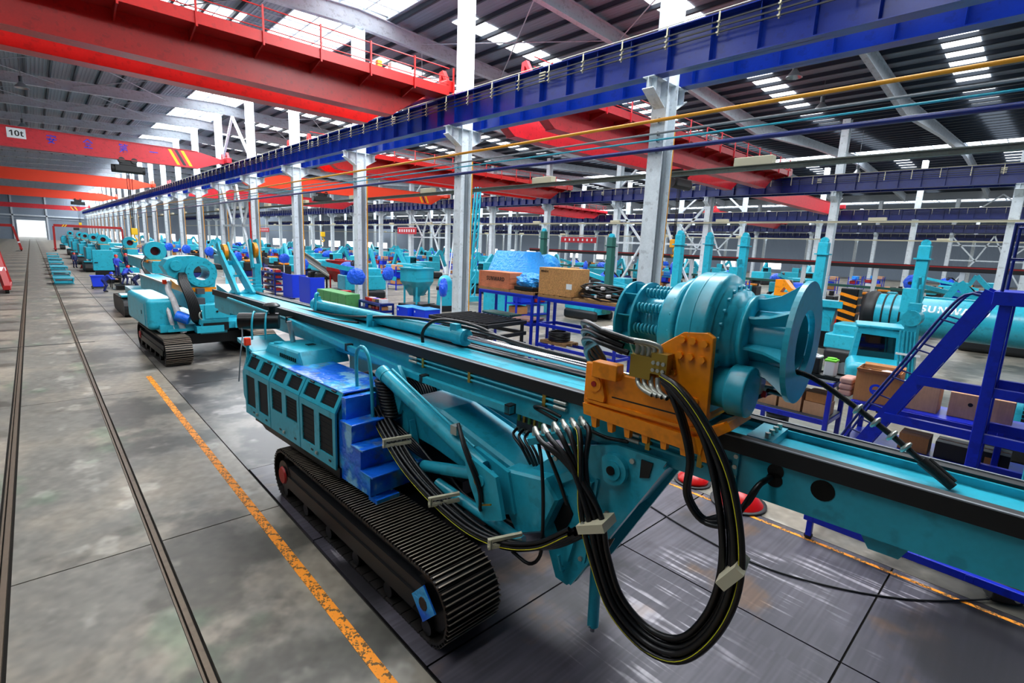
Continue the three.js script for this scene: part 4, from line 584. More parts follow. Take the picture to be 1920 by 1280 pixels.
// ---------- second rig, seen from its front ----------
{
  const g = thing('drilling_rig', 'turquoise drilling rig behind the main one, its round rotary head facing us', 'drilling rig', [4.45, 0, -23.2], 0.03);
  crawler(g, -1.15, .2, 0, 5.2, .95, .24, -1, { w: 1.05 }); crawler(g, 1.75, .2, 0, 5.2, .95, .24, 1, { w: 1.05 });
  mesh('undercarriage', [span(-.8, 1.4, .5, .9, -1.5, 1.4), cy([.2, .8, 0], [.2, 1.1, 0], .8, .8, 24)], M.black, g);
  mesh('deck', [span(-1.45, 1.75, 1.05, 1.3, -3.6, 1.6), span(-.4, .5, 1.0, 1.25, 1.6, 2.0)], M.teal, g);
  const h = mesh('engine_house', [rb(.95, 1.12, 4.0, -1.3, 1.68, -.6, .16, 2), rb(.9, 1.0, 3.4, 1.3, 1.75, -1.2, .1)], M.teal, g); mesh('side_door', bx(.02, .8, 1.2, -1.78, 1.65, .4), M.teal, h); mesh('handle', bx(.02, .14, .05, -1.795, 1.7, .5), M.black, h);
  mesh('plastic_sheet', [tb([[-.75, 1.0, 1.6], [-.85, 1.6, 1.55], [-.95, 2.2, 1.35], [-1.0, 2.5, 1.0], [-.9, 2.75, .6]], .11, 20, 6), tb([[-1.0, 1.05, 1.55], [-1.1, 1.5, 1.5], [-1.15, 2.0, 1.3]], .07, 12, 5)], M.plasticWrap, g);
  mesh('bumper', [bx(.8, .22, .08, 1.35, 1.18, 1.75), bx(.6, .1, .06, -.95, 1.12, 1.7)], M.teal, g); mesh('front_lamp', cy([1.6, 1.2, 1.79], [1.6, 1.2, 1.82], .07), M.white, g);
  const m = mesh('mast', [span(-.25, .55, 2.05, 2.75, -8.4, 1.3), rb(1.0, .75, .5, .35, 1.95, 1.7, .03), prX([[1.4, 1.3], [1.5, 1.75], [2.0, 1.75], [1.8, 1.2]], .9, .35)], M.teal, g, [-.15, -.28, 0]);
  mesh('guide_rail', span(-.32, -.22, 2.72, 2.78, -8.4, 1.2), M.zinc, m); mesh('guide_rail', span(.52, .62, 2.72, 2.78, -8.4, 1.2), M.blackRail, m); mesh('front_plate', bx(.8, .5, .03, .45, 2.05, 1.97), M.teal, m); mesh('plate_hole', cy([.45, 2.05, 1.98], [.45, 2.05, 2.0], .04), M.black, m); mesh('dark_opening', bx(.85, .3, .06, .4, 1.48, 1.95), M.black, m);
  mesh('carriage', [span(-.35, .75, 2.75, 2.92, -.6, 1.3), prX([[-.6, 2.75], [-.6, 3.1], [.2, 3.0], [1.3, 2.9], [1.3, 2.75]], .1, -.32)], M.orange, g, [-.25, -.3, 0]);
  const r = mesh('rotary_drive', [shp([[-.9, 3.75], [-.75, 4.0], [-.45, 4.12], [.15, 4.15], [.5, 4.05], [.78, 3.8], [.83, 3.5], [.78, 3.3], [.72, 2.92], [-.3, 2.92], [-.35, 3.2], [-.75, 3.45]], [circle(.27, 24, .3, 3.52)], .75).translate(0, 0, .9)], M.teal, g, [-.27, -.36, 0]);
  mesh('ring_flange', shp(circle(.52, 40, .3, 3.52), [circle(.27, 28, .3, 3.52)], .08).translate(0, 0, 1.31), M.teal, r); mesh('motor_cap', cy([-.5, 3.78, 1.28], [-.5, 3.78, 1.36], .2, .18, 22), M.teal, r);
  for (let i = 0; i < 14; i++) { const a = i / 14 * 2 * PI; mesh('bolt', cy([.3 + .42 * Math.cos(a), 3.52 + .42 * Math.sin(a), 1.34], [.3 + .42 * Math.cos(a), 3.52 + .42 * Math.sin(a), 1.37], .025, .025, 6), M.teal, r); }
  mesh('bore_wall', new THREE.CylinderGeometry(.28, .28, 1.2, 24, 1, true).rotateX(PI / 2).translate(.3, 3.52, .75), M.teal, r);
  for (let i = 0; i < 7; i++) mesh('hose', tb([[-.6 + i * .03, 3.3, 1.0], [-.75 + i * .04, 2.9, 1.6], [-.62 + i * .05, 2.2, 1.9], [-.5 + i * .05, 1.5, 1.9], [-.3 + i * .03, 1.3, 1.6]], .04, 24, 6), M.rubber, g);
  mesh('hose_coil', [0, 1, 2, 3].map(i => new THREE.TorusGeometry(.17, .03, 6, 16).rotateY(.5).translate(-.15, 1.65, 1.75 + i * .05)), M.zinc, g); mesh('valve_bank', [bx(.3, .35, .3, -.2, 2.1, 1.75), bx(.25, .2, .25, -.1, 2.5, 1.5)], M.greyDark, g); mesh('wrapped_motor', [cy([-.95, 1.65, 1.65], [-.6, 1.5, 1.85], .19)], M.film, g); mesh('tank', [cy([1.1, 1.9, 1.4], [1.1, 2.5, 1.4], .22)], M.teal, g); mesh('left_boom', [bar([1.2, 2.2, .6], [1.5, 3.6, -.4], .35, .3)], M.teal, g);
  mesh('signal_lamp', bx(.12, .16, .12, -1.05, 2.8, .7), M.lamp, g);
}
// ---------- more rigs receding along the aisle ----------
function farRig(label, x, z, o = {}) {
  const g = thing('drilling_rig', label, 'drilling rig', [x, 0, z], o.ry || 0, 'drilling rigs in the aisle row');
  for (const s of [-1, 1]) { const R = .45, P = []; for (let i = 0; i <= 8; i++) { const a = -PI / 2 + PI * i / 8; P.push([2.1 + R * Math.cos(a), R + R * Math.sin(a)]); } for (let i = 0; i <= 8; i++) { const a = PI / 2 + PI * i / 8; P.push([-2.1 + R * Math.cos(a), R + R * Math.sin(a)]); } const c = mesh('crawler_track', [prX(P, .8, s * 1.5)], M.charcoal, g); for (let i = 0; i < 6; i++) mesh('track_shoe', bx(.82, .03, .2, s * 1.5, .93, 1.6 - i * .62), M.trackSteel, c); mesh('fender', rb(.85, .12, 1.2, s * 1.5, 1.08, 1.2, .03), M.teal, g); }
  mesh('deck', [span(-1.3, 1.3, .8, 1.3, -2.4, 1.4)], M.teal, g); const h = mesh('engine_house', o.bare ? [rb(1.0, 1.2, 3.0, 1.1, 1.9, -.9, .1)] : [rb(1.1, 1.3, 3.2, -1.1, 1.95, -.8, .1, 2), rb(1.0, 1.2, 3.0, 1.1, 1.9, -.9, .1)], M.teal, g); if (!o.bare) mesh('roof_box', rb(.8, .4, 1.4, -1.0, 2.75, -1.0, .08), M.teal, h);
  mesh('mast', [span(-.4, .4, 2.3, 2.95, -8.2, 1.6)], M.teal, g); mesh('guide_rail', span(-.44, -.34, 2.9, 2.98, -8.2, 1.6), M.zinc, g);
  const r = mesh('rotary_drive', [shp(circle(.55, 28, 0, 3.5), [circle(.25, 20, 0, 3.5)], .7), span(-.5, .5, 2.9, 3.1, -.3, .3)], M.teal, g); mesh('bore', cy([0, 3.5, -.3], [0, 3.5, -.2], .26), M.redDark, r); mesh('carriage', span(-.5, .5, 2.85, 3.0, -.7, .7), M.orange, g);
  for (let i = 0; i < 4; i++) mesh('hose', tb([[-.5, 3.2, .4], [-.8, 2.7, 1.2], [-.6 + i * .1, 2.0, 1.5], [-.4 + i * .1, 1.3, 1.3]], .05, 12, 5), M.rubber, g);
  return g;
}
for (const [x, z, lab] of [[5.15, -36.2, 'turquoise rig third in the aisle row, crawler feet beside the workers'], [6.6, -59.5, 'turquoise rig fourth in the aisle row behind the blue workers'], [5.8, -74, 'turquoise rig fifth in the aisle row beyond the big door panel'], [6.0, -89, 'turquoise rig sixth in the aisle row, partly hidden'], [6.0, -104, 'small turquoise rig seventh along the aisle row'], [6.2, -119, 'small turquoise rig eighth along the aisle row'], [6.2, -150, 'tiny turquoise rig last in the aisle row']]) farRig(lab, x, z, { bare: z > -40 });
{ const t = thing('cabinet_door', 'large flat turquoise panel standing beside the blue workers', 'panel', [4.3, 0, -56.4]); mesh('panel', rb(1.45, 1.75, .35, 0, 2.0, 0, .05), M.teal, t); mesh('stand', [bx(1.2, 1.15, .5, 0, .58, -.1)], M.black, t); mesh('handle', bx(.25, .09, .05, -.5, 1.8, .2), M.black, t); }
{ const t = thing('waste_bin', 'blue wheeled bin beside the bending worker', 'bin', [3.45, 0, -51.6]); mesh('tub', shp([[-.32, .18], [.32, .18], [.4, 1.0], [-.4, 1.0]], [], .7), M.binBlue, t); mesh('rim', bx(.88, .07, .8, 0, 1.0, 0), M.binBlue, t); for (const s of [-.35, .35]) mesh('wheel', cy([s - .04, .1, .3], [s + .04, .1, .3], .1), M.black, t); mesh('axle', bx(.8, .12, .6, 0, .14, 0), M.charcoal, t); }
{ const t = thing('floor_jack', 'small red jack on the floor beside the standing worker', 'jack', [4.35, 0, -79]); mesh('body', rb(.9, .35, .7, 0, .2, 0, .05), M.red, t); mesh('handle', cy([.2, .3, 0], [.4, 1.1, -.3], .04), M.red, t); mesh('base', bx(1.1, .08, .8, 0, .04, 0), M.redDark, t); }
// ---------- workers ----------
function person(label, pos, ry, J, cols, cat = 'person') {
  const N = 84, S = 1.02, mc = new MarchingCubes(N, M.workBlue, false, false, 60000); mc.isolation = 0;
  const B = [['pelvis', 'chest', .155, .17, 0], ['chest', 'neck', .15, .07, 0], ['neck', 'head', .06, .075, 2], ['head', 'crown', .098, .092, 2], ['shL', 'elL', .075, .056, 0], ['elL', 'haL', .052, .042, 0], ['haL', 'fiL', .042, .034, 2], ['shR', 'elR', .075, .056, 0], ['elR', 'haR', .052, .042, 0], ['haR', 'fiR', .042, .034, 2], ['hiL', 'knL', .1, .075, 1], ['knL', 'anL', .072, .058, 1], ['anL', 'toL', .058, .045, 3], ['hiR', 'knR', .1, .075, 1], ['knR', 'anR', .072, .058, 1], ['anR', 'toR', .058, .045, 3], ['shL', 'shR', .075, .075, 0], ['hiL', 'hiR', .11, .11, 1], ['nose', 'nose2', .02, .018, 2]];
  const bones = B.filter(b => J[b[0]] && J[b[1]]).map(([a, b, r1, r2, c]) => ({ a: J[a], b: J[b], r1, r2, c }));
  const dist = (x, y, z, b) => { const ax = x - b.a[0], ay = y - b.a[1], az = z - b.a[2], dx = b.b[0] - b.a[0], dy = b.b[1] - b.a[1], dz = b.b[2] - b.a[2]; let t = (ax * dx + ay * dy + az * dz) / (dx * dx + dy * dy + dz * dz); t = t < 0 ? 0 : t > 1 ? 1 : t; const ex = ax - dx * t, ey = ay - dy * t, ez = az - dz * t; return Math.sqrt(ex * ex + ey * ey + ez * ez) - (b.r1 + (b.r2 - b.r1) * t); };
  const K = .05;
  for (let k = 0; k < N; k++) for (let j = 0; j < N; j++) for (let i = 0; i < N; i++) {
    const x = (i - N / 2) / (N / 2) * S, y = (j - N / 2) / (N / 2) * S + .92, z = (k - N / 2) / (N / 2) * S; let d = 1e3;
    if (Math.abs(x) < .75 && Math.abs(z) < .85) for (const b of bones) { const e = dist(x, y, z, b); if (d - e > K) d = e; else if (e - d < K) { const h = .5 + .5 * (d - e) / K; d = d + (e - d) * h - K * h * (1 - h); } }
    mc.field[k * N * N + j * N + i] = -Math.min(d, .3);
  }
  mc.update(); const n = mc.count, g = new THREE.BufferGeometry(), p = new Float32Array(n * 3), c = new Float32Array(n * 3);
  for (let i = 0; i < n; i++) { const x = mc.positionArray[i * 3] * S, y = mc.positionArray[i * 3 + 1] * S + .92, z = mc.positionArray[i * 3 + 2] * S; p.set([x, y, z], i * 3); let q = 0, m = 9; for (const b of bones) { const e = dist(x, y, z, b); if (e < m) { m = e; q = b.c; } } c.set(cols[q], i * 3); }
  g.setAttribute('position', new THREE.BufferAttribute(p, 3)); g.setAttribute('normal', new THREE.BufferAttribute(mc.normalArray.slice(0, n * 3), 3)); g.setAttribute('uv', new THREE.BufferAttribute(new Float32Array(n * 2), 2)); g.setAttribute('color', new THREE.BufferAttribute(c, 3)); g.computeVertexNormals();
  const t = thing('person', label, cat, pos, ry); const m = new THREE.Mesh(g, person.mat); m.name = 'body'; t.add(m);
  return t;
}
person.mat = mt('#ffffff', .75, 0, { vertexColors: true });
const BLUE = [.012, .04, .42], NAVY = [.008, .018, .14], SKIN = [.5, .26, .16], BOOT = [.01, .01, .012], DKB = [.008, .015, .08];
const STAND = (o = {}) => ({ pelvis: [0, .98, 0], chest: [0, 1.3, 0], neck: [0, 1.48, .01], head: [0, 1.58, .02], crown: [0, 1.66, .01], nose: [0, 1.59, .11], nose2: [0, 1.6, .12], shL: [-.18, 1.42, 0], elL: [-.25, 1.15, .03], haL: [-.22, .93, .16], fiL: [-.2, .82, .2], shR: [.18, 1.42, 0], elR: [.25, 1.15, .03], haR: [.22, .93, .16], fiR: [.2, .82, .2], hiL: [-.1, .93, 0], knL: [-.12, .5, .03], anL: [-.12, .1, -.02], toL: [-.14, .05, .16], hiR: [.1, .93, 0], knR: [.12, .5, .03], anR: [.12, .1, -.02], toR: [.14, .05, .16], ...o });
const BENT = { pelvis: [0, .9, -.15], chest: [0, 1.12, .12], neck: [0, 1.26, .26], head: [0, 1.34, .36], crown: [0, 1.41, .38], nose: [0, 1.32, .47], nose2: [0, 1.32, .48], shL: [-.18, 1.2, .2], elL: [-.22, .98, .4], haL: [-.16, .98, .62], fiL: [-.14, .98, .72], shR: [.18, 1.2, .2], elR: [.22, .98, .38], haR: [.16, .95, .6], fiR: [.14, .94, .7], hiL: [-.1, .85, -.15], hiR: [.1, .85, -.15], knL: [-.13, .5, .02], knR: [.13, .5, -.02], anL: [-.14, .1, -.1], anR: [.14, .1, -.22], toL: [-.15, .05, .08], toR: [.15, .05, -.04] };
const hat = (t, y, z, m = M.helmet) => mesh('helmet', la([[.145, 0], [.155, .01], [.125, .02], [.12, .08], [.08, .13], [0, .15]], 16).translate(0, y, z), m, t);
{ let t = person('worker in blue bending forward in a mask beside the bin', [3.75, 0, -48.6], 1.2, BENT, [BLUE, NAVY, SKIN, BOOT]); hat(t, 1.36, .36, M.binBlue); mesh('face_mask', rb(.13, .09, .05, 0, 1.29, .45, .02), M.mask, t);
  t = person('worker in blue with red helmet standing upright at the rig', [4.75, .9, -51.6], .7, STAND({ elR: [.26, 1.2, .15], haR: [.2, 1.15, .38], fiR: [.18, 1.15, .48] }), [BLUE, NAVY, SKIN, BOOT]); hat(t, 1.64, .01);
  t = person('worker in blue with red helmet bent over the rig deck', [5.15, .35, -50.6], 2.4, BENT, [BLUE, DKB, SKIN, BOOT]); hat(t, 1.38, .36);
  t = person('worker in dark overalls and red helmet farther behind the rig', [5.75, .9, -55.2], 1.5, STAND(), [DKB, DKB, SKIN, BOOT]); hat(t, 1.64, .01);
  t = person('worker standing alone with red helmet near the red jack', [3.4, 0, -79.5], .4, STAND(), [[.02, .03, .12], DKB, SKIN, BOOT]); hat(t, 1.64, .01);
  t = person('crouched worker in red helmet low between the rigs', [5.6, 0, -48.6], 1.6, BENT, [DKB, DKB, SKIN, BOOT]); hat(t, 1.38, .36);
  t = person('worker in blue among the machines behind the red hopper', [25.5, 0, -39], .5, STAND(), [BLUE, NAVY, SKIN, BOOT]); hat(t, 1.64, .01, M.binBlue);
}
{ const t = thing('work_platform', 'low dark stand that the blue workers stand on', 'platform', [5.0, 0, -51.2]); mesh('deck', bx(1.6, .06, 1.5, 0, .87, -.7), M.charcoal, t); mesh('step', bx(1.3, .06, 1.2, .1, .32, .7), M.charcoal, t); for (const [x, z] of [[-.7, -1.3], [.7, -1.3], [-.7, -.1], [.7, -.1]]) mesh('leg', bx(.06, .85, .06, x, .43, z), M.charcoal, t); mesh('base', bx(1.2, .3, 1.1, .1, .16, .7), M.black, t); }
{ const t = thing('work_platform', 'dark trestle under the farther worker in dark overalls', 'platform', [5.75, 0, -55.2]); mesh('deck', bx(1.2, .06, 1, 0, .87, 0), M.charcoal, t); for (const [x, z] of [[-.5, -.4], [.5, -.4], [-.5, .4], [.5, .4]]) mesh('leg', bx(.06, .85, .06, x, .43, z), M.charcoal, t); }
{ const t = thing('plastic_roll', 'tall white wrapped sheet leaning on the rig near workers', 'sheet', [6.05, 0, -46.5]); mesh('sheet', rb(.9, 2.0, .25, 0, 1.55, 0, .1, 2), M.plasticWrap, t); mesh('foot', bx(.8, .6, .5, 0, .3, 0), M.charcoal, t); }
// ---------- racks and benches right of the main rig ----------
function palletParts(t, w, d, y = 0) { for (const x of [-1, 0, 1]) mesh('pallet_skid', bx(.1, .09, d, x * (w / 2 - .05), y + .045, 0), M.pallet, t); const n = 6; for (let i = 0; i < n; i++) mesh('pallet_board', bx(w, .022, d / n * .78, 0, y + .101, -d / 2 + (i + .5) * d / n), M.pallet, t); }
function rack(label, x0, x1, z0, z1, levels, m = M.rackBlue, o = {}) { // posts on the four corners and between, beams, shelf decks
  const t = thing(o.name || 'storage_rack', label, o.cat || 'rack', [(x0 + x1) / 2, 0, (z0 + z1) / 2]), w = (x1 - x0) / 2, d = (z1 - z0) / 2, top = Math.max(...levels), n = o.bays || 1;
  for (const sx of [-1, 1]) for (let i = 0; i <= n; i++) mesh('post', rb(.1, top + (o.up || 0), .1, sx * (w - .05), (top + (o.up || 0)) / 2, -d + .05 + (2 * d - .1) * i / n, .012), m, t);
  for (const y of levels) { for (const sx of [-1, 1]) mesh('beam', rb(.07, .13, 2 * d, sx * (w - .05), y - .07, 0, .012), m, t); for (const sz of [-1, 1]) mesh('cross_beam', bx(2 * w - .1, .1, .07, 0, y - .07, sz * (d - .05)), m, t); if (!o.open || y === top) mesh('shelf_deck', bx(2 * w - .06, .015, 2 * d - .06, 0, y - .0, 0), o.deck || m, t); }
  return t;
}
rack('tall blue storage rack with crates on top, left half', 14.2, 15.25, -17.3, -13.95, [1.65, 2.75], M.rackBlue, { deck: M.rackBlue });
rack('tall blue storage rack carrying the coiled hoses, right half', 14.2, 15.25, -13.7, -9.9, [.95, 1.75, 2.75], M.rackBlue, { open: true });
{
  let t = thing('wooden_crate', 'salmon wooden crate with dark lettering on blue rack', 'crate', [14.72, 2.76, -16.4], 0);
  palletParts(t, .95, 2.0); mesh('box', bx(.9, .68, 1.95, 0, .45, 0), M.cratePink, t); for (const z of [-.93, .93]) mesh('batten', bx(.03, .66, .1, -.46, .45, z), M.cratePink, t); for (let i = 0; i < 3; i++) mesh('plank', bx(.92, .2, .03, 0, .22 + i * .225, .99), M.cratePink, t);
  mesh('lettering', txt('SUNWARD', .17).rotateY(-PI / 2).translate(-.452, .5, .1), M.black, t);
  t = thing('pallet', 'wooden pallet under the blue wrapped bundle', 'pallet', [14.72, 2.76, -14.65]); palletParts(t, .95, 1.35);
  t = thing('wrapped_bundle', 'bundle wrapped in crumpled blue plastic on a pallet', 'bundle', [14.72, 2.875, -14.65]); mesh('wrap', bumpy(.46, .36, .62, 1.5).translate(0, .38, 0), M.tarp, t); mesh('dark_base', rb(.8, .2, 1.1, 0, .1, 0, .06), M.black, t);
  t = thing('wooden_crate', 'large plain plywood crate in the middle of blue rack', 'crate', [14.72, 2.76, -12.85]); palletParts(t, 1.0, 1.7); mesh('box', rb(.98, 1.02, 1.68, 0, .63, 0, .01), M.osb, t); mesh('corner_panel', bx(.03, 1.0, .5, -.495, .63, .58), M.osb, t); mesh('label_sheet', bx(.01, .2, .26, -.512, .5, .72), M.white, t); mesh('print', [txt('FRAGILE', .07).rotateY(-PI / 2).translate(-.5, 1.0, -.55)], M.black, t);
  t = thing('pallet', 'wooden pallet under the coiled black hoses', 'pallet', [14.72, 2.76, -11.0]); palletParts(t, .95, 1.9);
  t = thing('hose_coil', 'large tangle of coiled black hoses on the rack pallet', 'hoses', [14.72, 2.875, -11.0]);
  for (let i = 0; i < 13; i++) { const a = .42 + (i % 5) * .02, b = .85 + (i % 4) * .04, y = .06 + i * .035, ph = i * 1.3; mesh('hose', tb([...Array(14)].map((_, k) => { const q = k / 14 * 2 * PI; return [a * Math.cos(q) * (1 - .08 * (i % 3)), y + .06 * Math.sin(2 * q + ph), b * Math.sin(q) * (1 - .06 * (i % 3))]; }), .036, 42, 6, true), M.rubber, t); }
  for (const [y, z] of [[.4, -.3], [.45, .35], [.15, .1], [.2, .6]]) mesh('tie', rb(.2, .12, .14, -.42, y, z, .04), M.plasticWrap, t);
  t = thing('pallet', 'wooden pallet on the lower shelf of blue rack', 'pallet', [14.72, .965, -12.9]); palletParts(t, .8, 1.3); t = thing('parts_heap', 'dark heap of hoses on the lower shelf pallet', 'hoses', [14.72, 1.08, -12.9]); for (let i = 0; i < 8; i++) mesh('hose', tb([...Array(9)].map((_, k) => [.34 * Math.cos(k * .7 + i), .05 + i * .04 + .03 * Math.sin(k), .45 * Math.sin(k * .7 + i)]), .04, 24, 6), M.rubber, t);
  t = thing('cardboard_sheets', 'folded brown cardboard lying on the rack shelf', 'cardboard', [14.7, 1.67, -14.7]); for (let i = 0; i < 3; i++) mesh('sheet', bx(.9, .03, 1.0, 0, .02 + i * .035, i * .05, 0, i * .1, .0), M.paper, t);
  t = thing('steel_tubes', 'green grey bundle of tubes lying on rack shelf', 'tubes', [14.7, 1.67, -16.3]); for (let i = 0; i < 6; i++) mesh('tube', cy([-.3 + i * .12, .07, -.9], [-.3 + i * .12, .07, .9], .06), M.greenDark, t);
}
function bumpy(a, b, c, amp = 1) { const g = new THREE.IcosahedronGeometry(1, 4), p = g.attributes.position; for (let i = 0; i < p.count; i++) { const v = V().fromBufferAttribute(p, i), n = fbm(v.x * .5 + .5 + v.y * .3, v.z * .5 + .5 + v.y * .21, 7, 3), k = 1 + (n - .5) * .35 * amp; const y = v.y * b * k; p.setXYZ(i, v.x * a * k, Math.max(y, -b * .85), v.z * c * k); } g.computeVertexNormals(); return g; }
{ // stack of black steel frames lying behind the mast
  const t = thing('steel_grating', 'black steel frames with bars stacked behind the mast', 'grating', [12.6, 0, -15.4], .1); t.scale.y = 1.45;
  for (let k = 0; k < 4; k++) { mesh('frame', [bx(2.2, .09, .09, 0, .3 + k * .3, -1.6), bx(2.2, .09, .09, 0, .3 + k * .3, 1.6), bx(.09, .09, 3.2, -1.1, .3 + k * .3, 0), bx(.09, .09, 3.2, 1.1, .3 + k * .3, 0)], M.charcoal, t); }
  for (let i = 0; i < 12; i++) mesh('grate_bar', bx(2.1, .06, .05, 0, 1.24, -1.4 + i * .25), M.charcoal, t); for (const [x, z] of [[-1, -1.5], [1, -1.5], [-1, 1.5], [1, 1.5]]) mesh('foot', bx(.1, 1.2, .1, x, .6, z), M.charcoal, t); mesh('tag', bx(.02, .16, .12, -1.12, 1.1, 1.2), M.white, t);
}
// work table with jugs
{
  let t = rack('blue steel work table below the rotary ring', 12.9, 14.1, -4.9, -3.05, [1.0, 1.88], M.rackBlue, { name: 'work_table', cat: 'table', deck: M.greyDark });
  t = thing('oil_tray', 'black tray under the jugs on the work table', 'tray', [13.5, 1.9, -3.5]); mesh('tray', [bx(.6, .02, .95, 0, .02, 0), bx(.02, .06, .95, -.3, .04, 0), bx(.02, .06, .95, .3, .04, 0), bx(.6, .06, .02, 0, .04, .47), bx(.6, .06, .02, 0, .04, -.47)], M.black, t);
  t = thing('jug', 'white plastic jug with green lid on the tray', 'jug', [13.5, 1.935, -3.3]); mesh('body', rb(.26, .38, .24, 0, .19, 0, .04, 2), M.jug, t); mesh('lid', [cy([0, .38, 0], [0, .43, 0], .1), rb(.27, .06, .25, 0, .37, 0, .02)], M.limeLid, t);
  t = thing('jug', 'dark jug with pale lid on the tray', 'jug', [13.5, 1.935, -3.65]); mesh('body', rb(.28, .4, .28, 0, .2, 0, .04, 2), M.charcoal, t); mesh('lid', [rb(.28, .05, .28, 0, .41, 0, .02), cy([0, .42, 0], [0, .46, 0], .07)], M.jug, t);
  t = thing('tank_box', 'teal steel box behind the jugs on work table', 'box', [13.6, 1.895, -4.3]); mesh('body', rb(.5, .3, .5, 0, .15, 0, .02), M.teal, t); mesh('lid', rb(.52, .03, .52, 0, .31, 0, .01), M.white, t);
  const box = (label, x, y, z, w, h, d, m, ry = 0, logo) => { const b = thing('cardboard_box', label, 'box', [x, y, z], ry, 'cardboard boxes'); mesh('carton', rb(w, h, d, 0, h / 2, 0, .008), m, b); mesh('tape', bx(w * .12, .004, d * 1.002, 0, h + .001, 0), M.cardPale, b); if (logo) mesh('print', logo(w, h, d), logo.m || M.black, b); return b; };
  const words = s => (w, h, d) => [txt(s, .055, .003).rotateY(-PI / 2).translate(-w / 2 - .002, h * .62, 0), bx(.003, .02, d * .2, -w / 2 - .001, h * .45, 0)];
  box('brown box on table shelf under the ring, left', 13.4, 1.01, -4.5, .6, .5, .5, M.cardPale, 0, words('Cummins'));
  box('brown box on table shelf under the ring, middle', 13.4, 1.01, -3.95, .6, .48, .5, M.cardPale, 0, words('Cummins'));
  box('brown box on table shelf, right end bottom', 13.4, 1.01, -3.4, .6, .3, .5, M.cardPale); box('flat brown box on table shelf, right end top', 13.4, 1.318, -3.4, .55, .22, .46, M.cardboard);
  // second rack to the right with open box
  rack('blue rack behind the stairs holding cardboard boxes', 12.9, 14.1, -2.7, 2.2, [.75, 1.6], M.rackBlue, { bays: 2 });
  { const b = thing('cardboard_box', 'open brown box with blue emblem right of the jugs', 'box', [13.35, 1.61, -2.3], .05, 'cardboard boxes'); for (const s of [-1, 1]) { mesh('side', bx(.012, .72, .78, s * .32, .36, 0), M.cardboard, b); mesh('side', bx(.64, .72, .012, 0, .36, s * .385), M.cardboard, b); mesh('flap', bx(.22, .008, .76, s * .40, .69, 0, 0, 0, s * .5), M.cardboard, b); } mesh('bottom', bx(.64, .01, .78, 0, .005, 0), M.cardboard, b); for (const [x, z] of [[-.1, -.2], [.12, .1], [-.05, .22]]) mesh('foam', bumpy(.16, .1, .16).translate(x, .58, z), M.plasticWrap, b); const em = mesh('emblem', [new THREE.RingGeometry(.07, .12, 20).rotateY(-PI / 2).translate(-.329, .3, 0), bx(.004, .24, .04, -.328, .36, .11), bx(.004, .04, .12, -.328, .27, 0)], M.binBlue, b); }
  { const b = thing('bubble_wrap', 'pinkish wrapped packets stacked beside the open box', 'packet', [13.3, 1.61, -2.68 + .1], 0); b.position.set(13.3, 1.61, -2.88 + .02); for (let i = 0; i < 3; i++) mesh('packet', rb(.5, .14, .26, 0, .08 + i * .14, 0, .05, 2), M.paper, b); }
  box('white carton standing on the floor below the hose coil rack', 19.2, 0, -13.6, .9, 1.15, .9, M.white); box('pale box behind the stair handrail', 13.5, 1.61, -1.55, .6, .55, .6, M.cardPale); box('long pale box with round marks near the stairs', 13.6, 1.61, -.62, .6, .5, .95, M.cardPale, 0, (w, h, d) => [cy([-w / 2 - .003, h * .6, -.15], [-w / 2 + .01, h * .6, -.15], .04, .04, 10), cy([-w / 2 - .003, h * .6, .05], [-w / 2 + .01, h * .6, .05], .04, .04, 10)]);
  box('small brown box on the low shelf behind the stairs', 13.3, .76, -1.5, .5, .34, .5, M.cardboard); box('black box on the low shelf behind the stairs', 13.3, .76, -.9, .5, .34, .5, M.charcoal); box('dark box with brown label on the low shelf', 13.3, .76, -.3, .5, .36, .5, M.charcoal, 0, Object.assign((w, h, d) => [bx(.004, .15, .2, -w / 2 - .002, h * .5, 0)], { m: M.cardboard })); box('black carton stack right of the stair post', 13.3, .76, .8, .6, .7, .9, M.charcoal);
  { const b = thing('plastic_bag', 'crumpled grey bag on the floor under the rack', 'bag', [13.4, 0, -.8]); mesh('bag', bumpy(.3, .3, .35).translate(0, .26, 0), M.plasticWrap, b); mesh('knot', cy([0, .45, 0], [0, .58, 0], .05, .09), M.plasticWrap, b); }
  { const b = thing('paper_bags', 'pale heap of paper sacks under the rack', 'sacks', [13.4, 0, -1.7]); for (let i = 0; i < 3; i++) mesh('sack', bumpy(.34, .1, .4).translate(0, .1 + i * .15, i * .05), M.jug, b); }
  { const b = thing('oil_drum', 'blue steel drum body under the work table', 'drum', [13.5, 0, -4.3]); mesh('body', cy([0, 0, 0], [0, .7, 0], .26, .26, 20), M.charcoal, b); mesh('rim', cy([0, .68, 0], [0, .72, 0], .27, .27, 20), M.greyDark, b); }
}
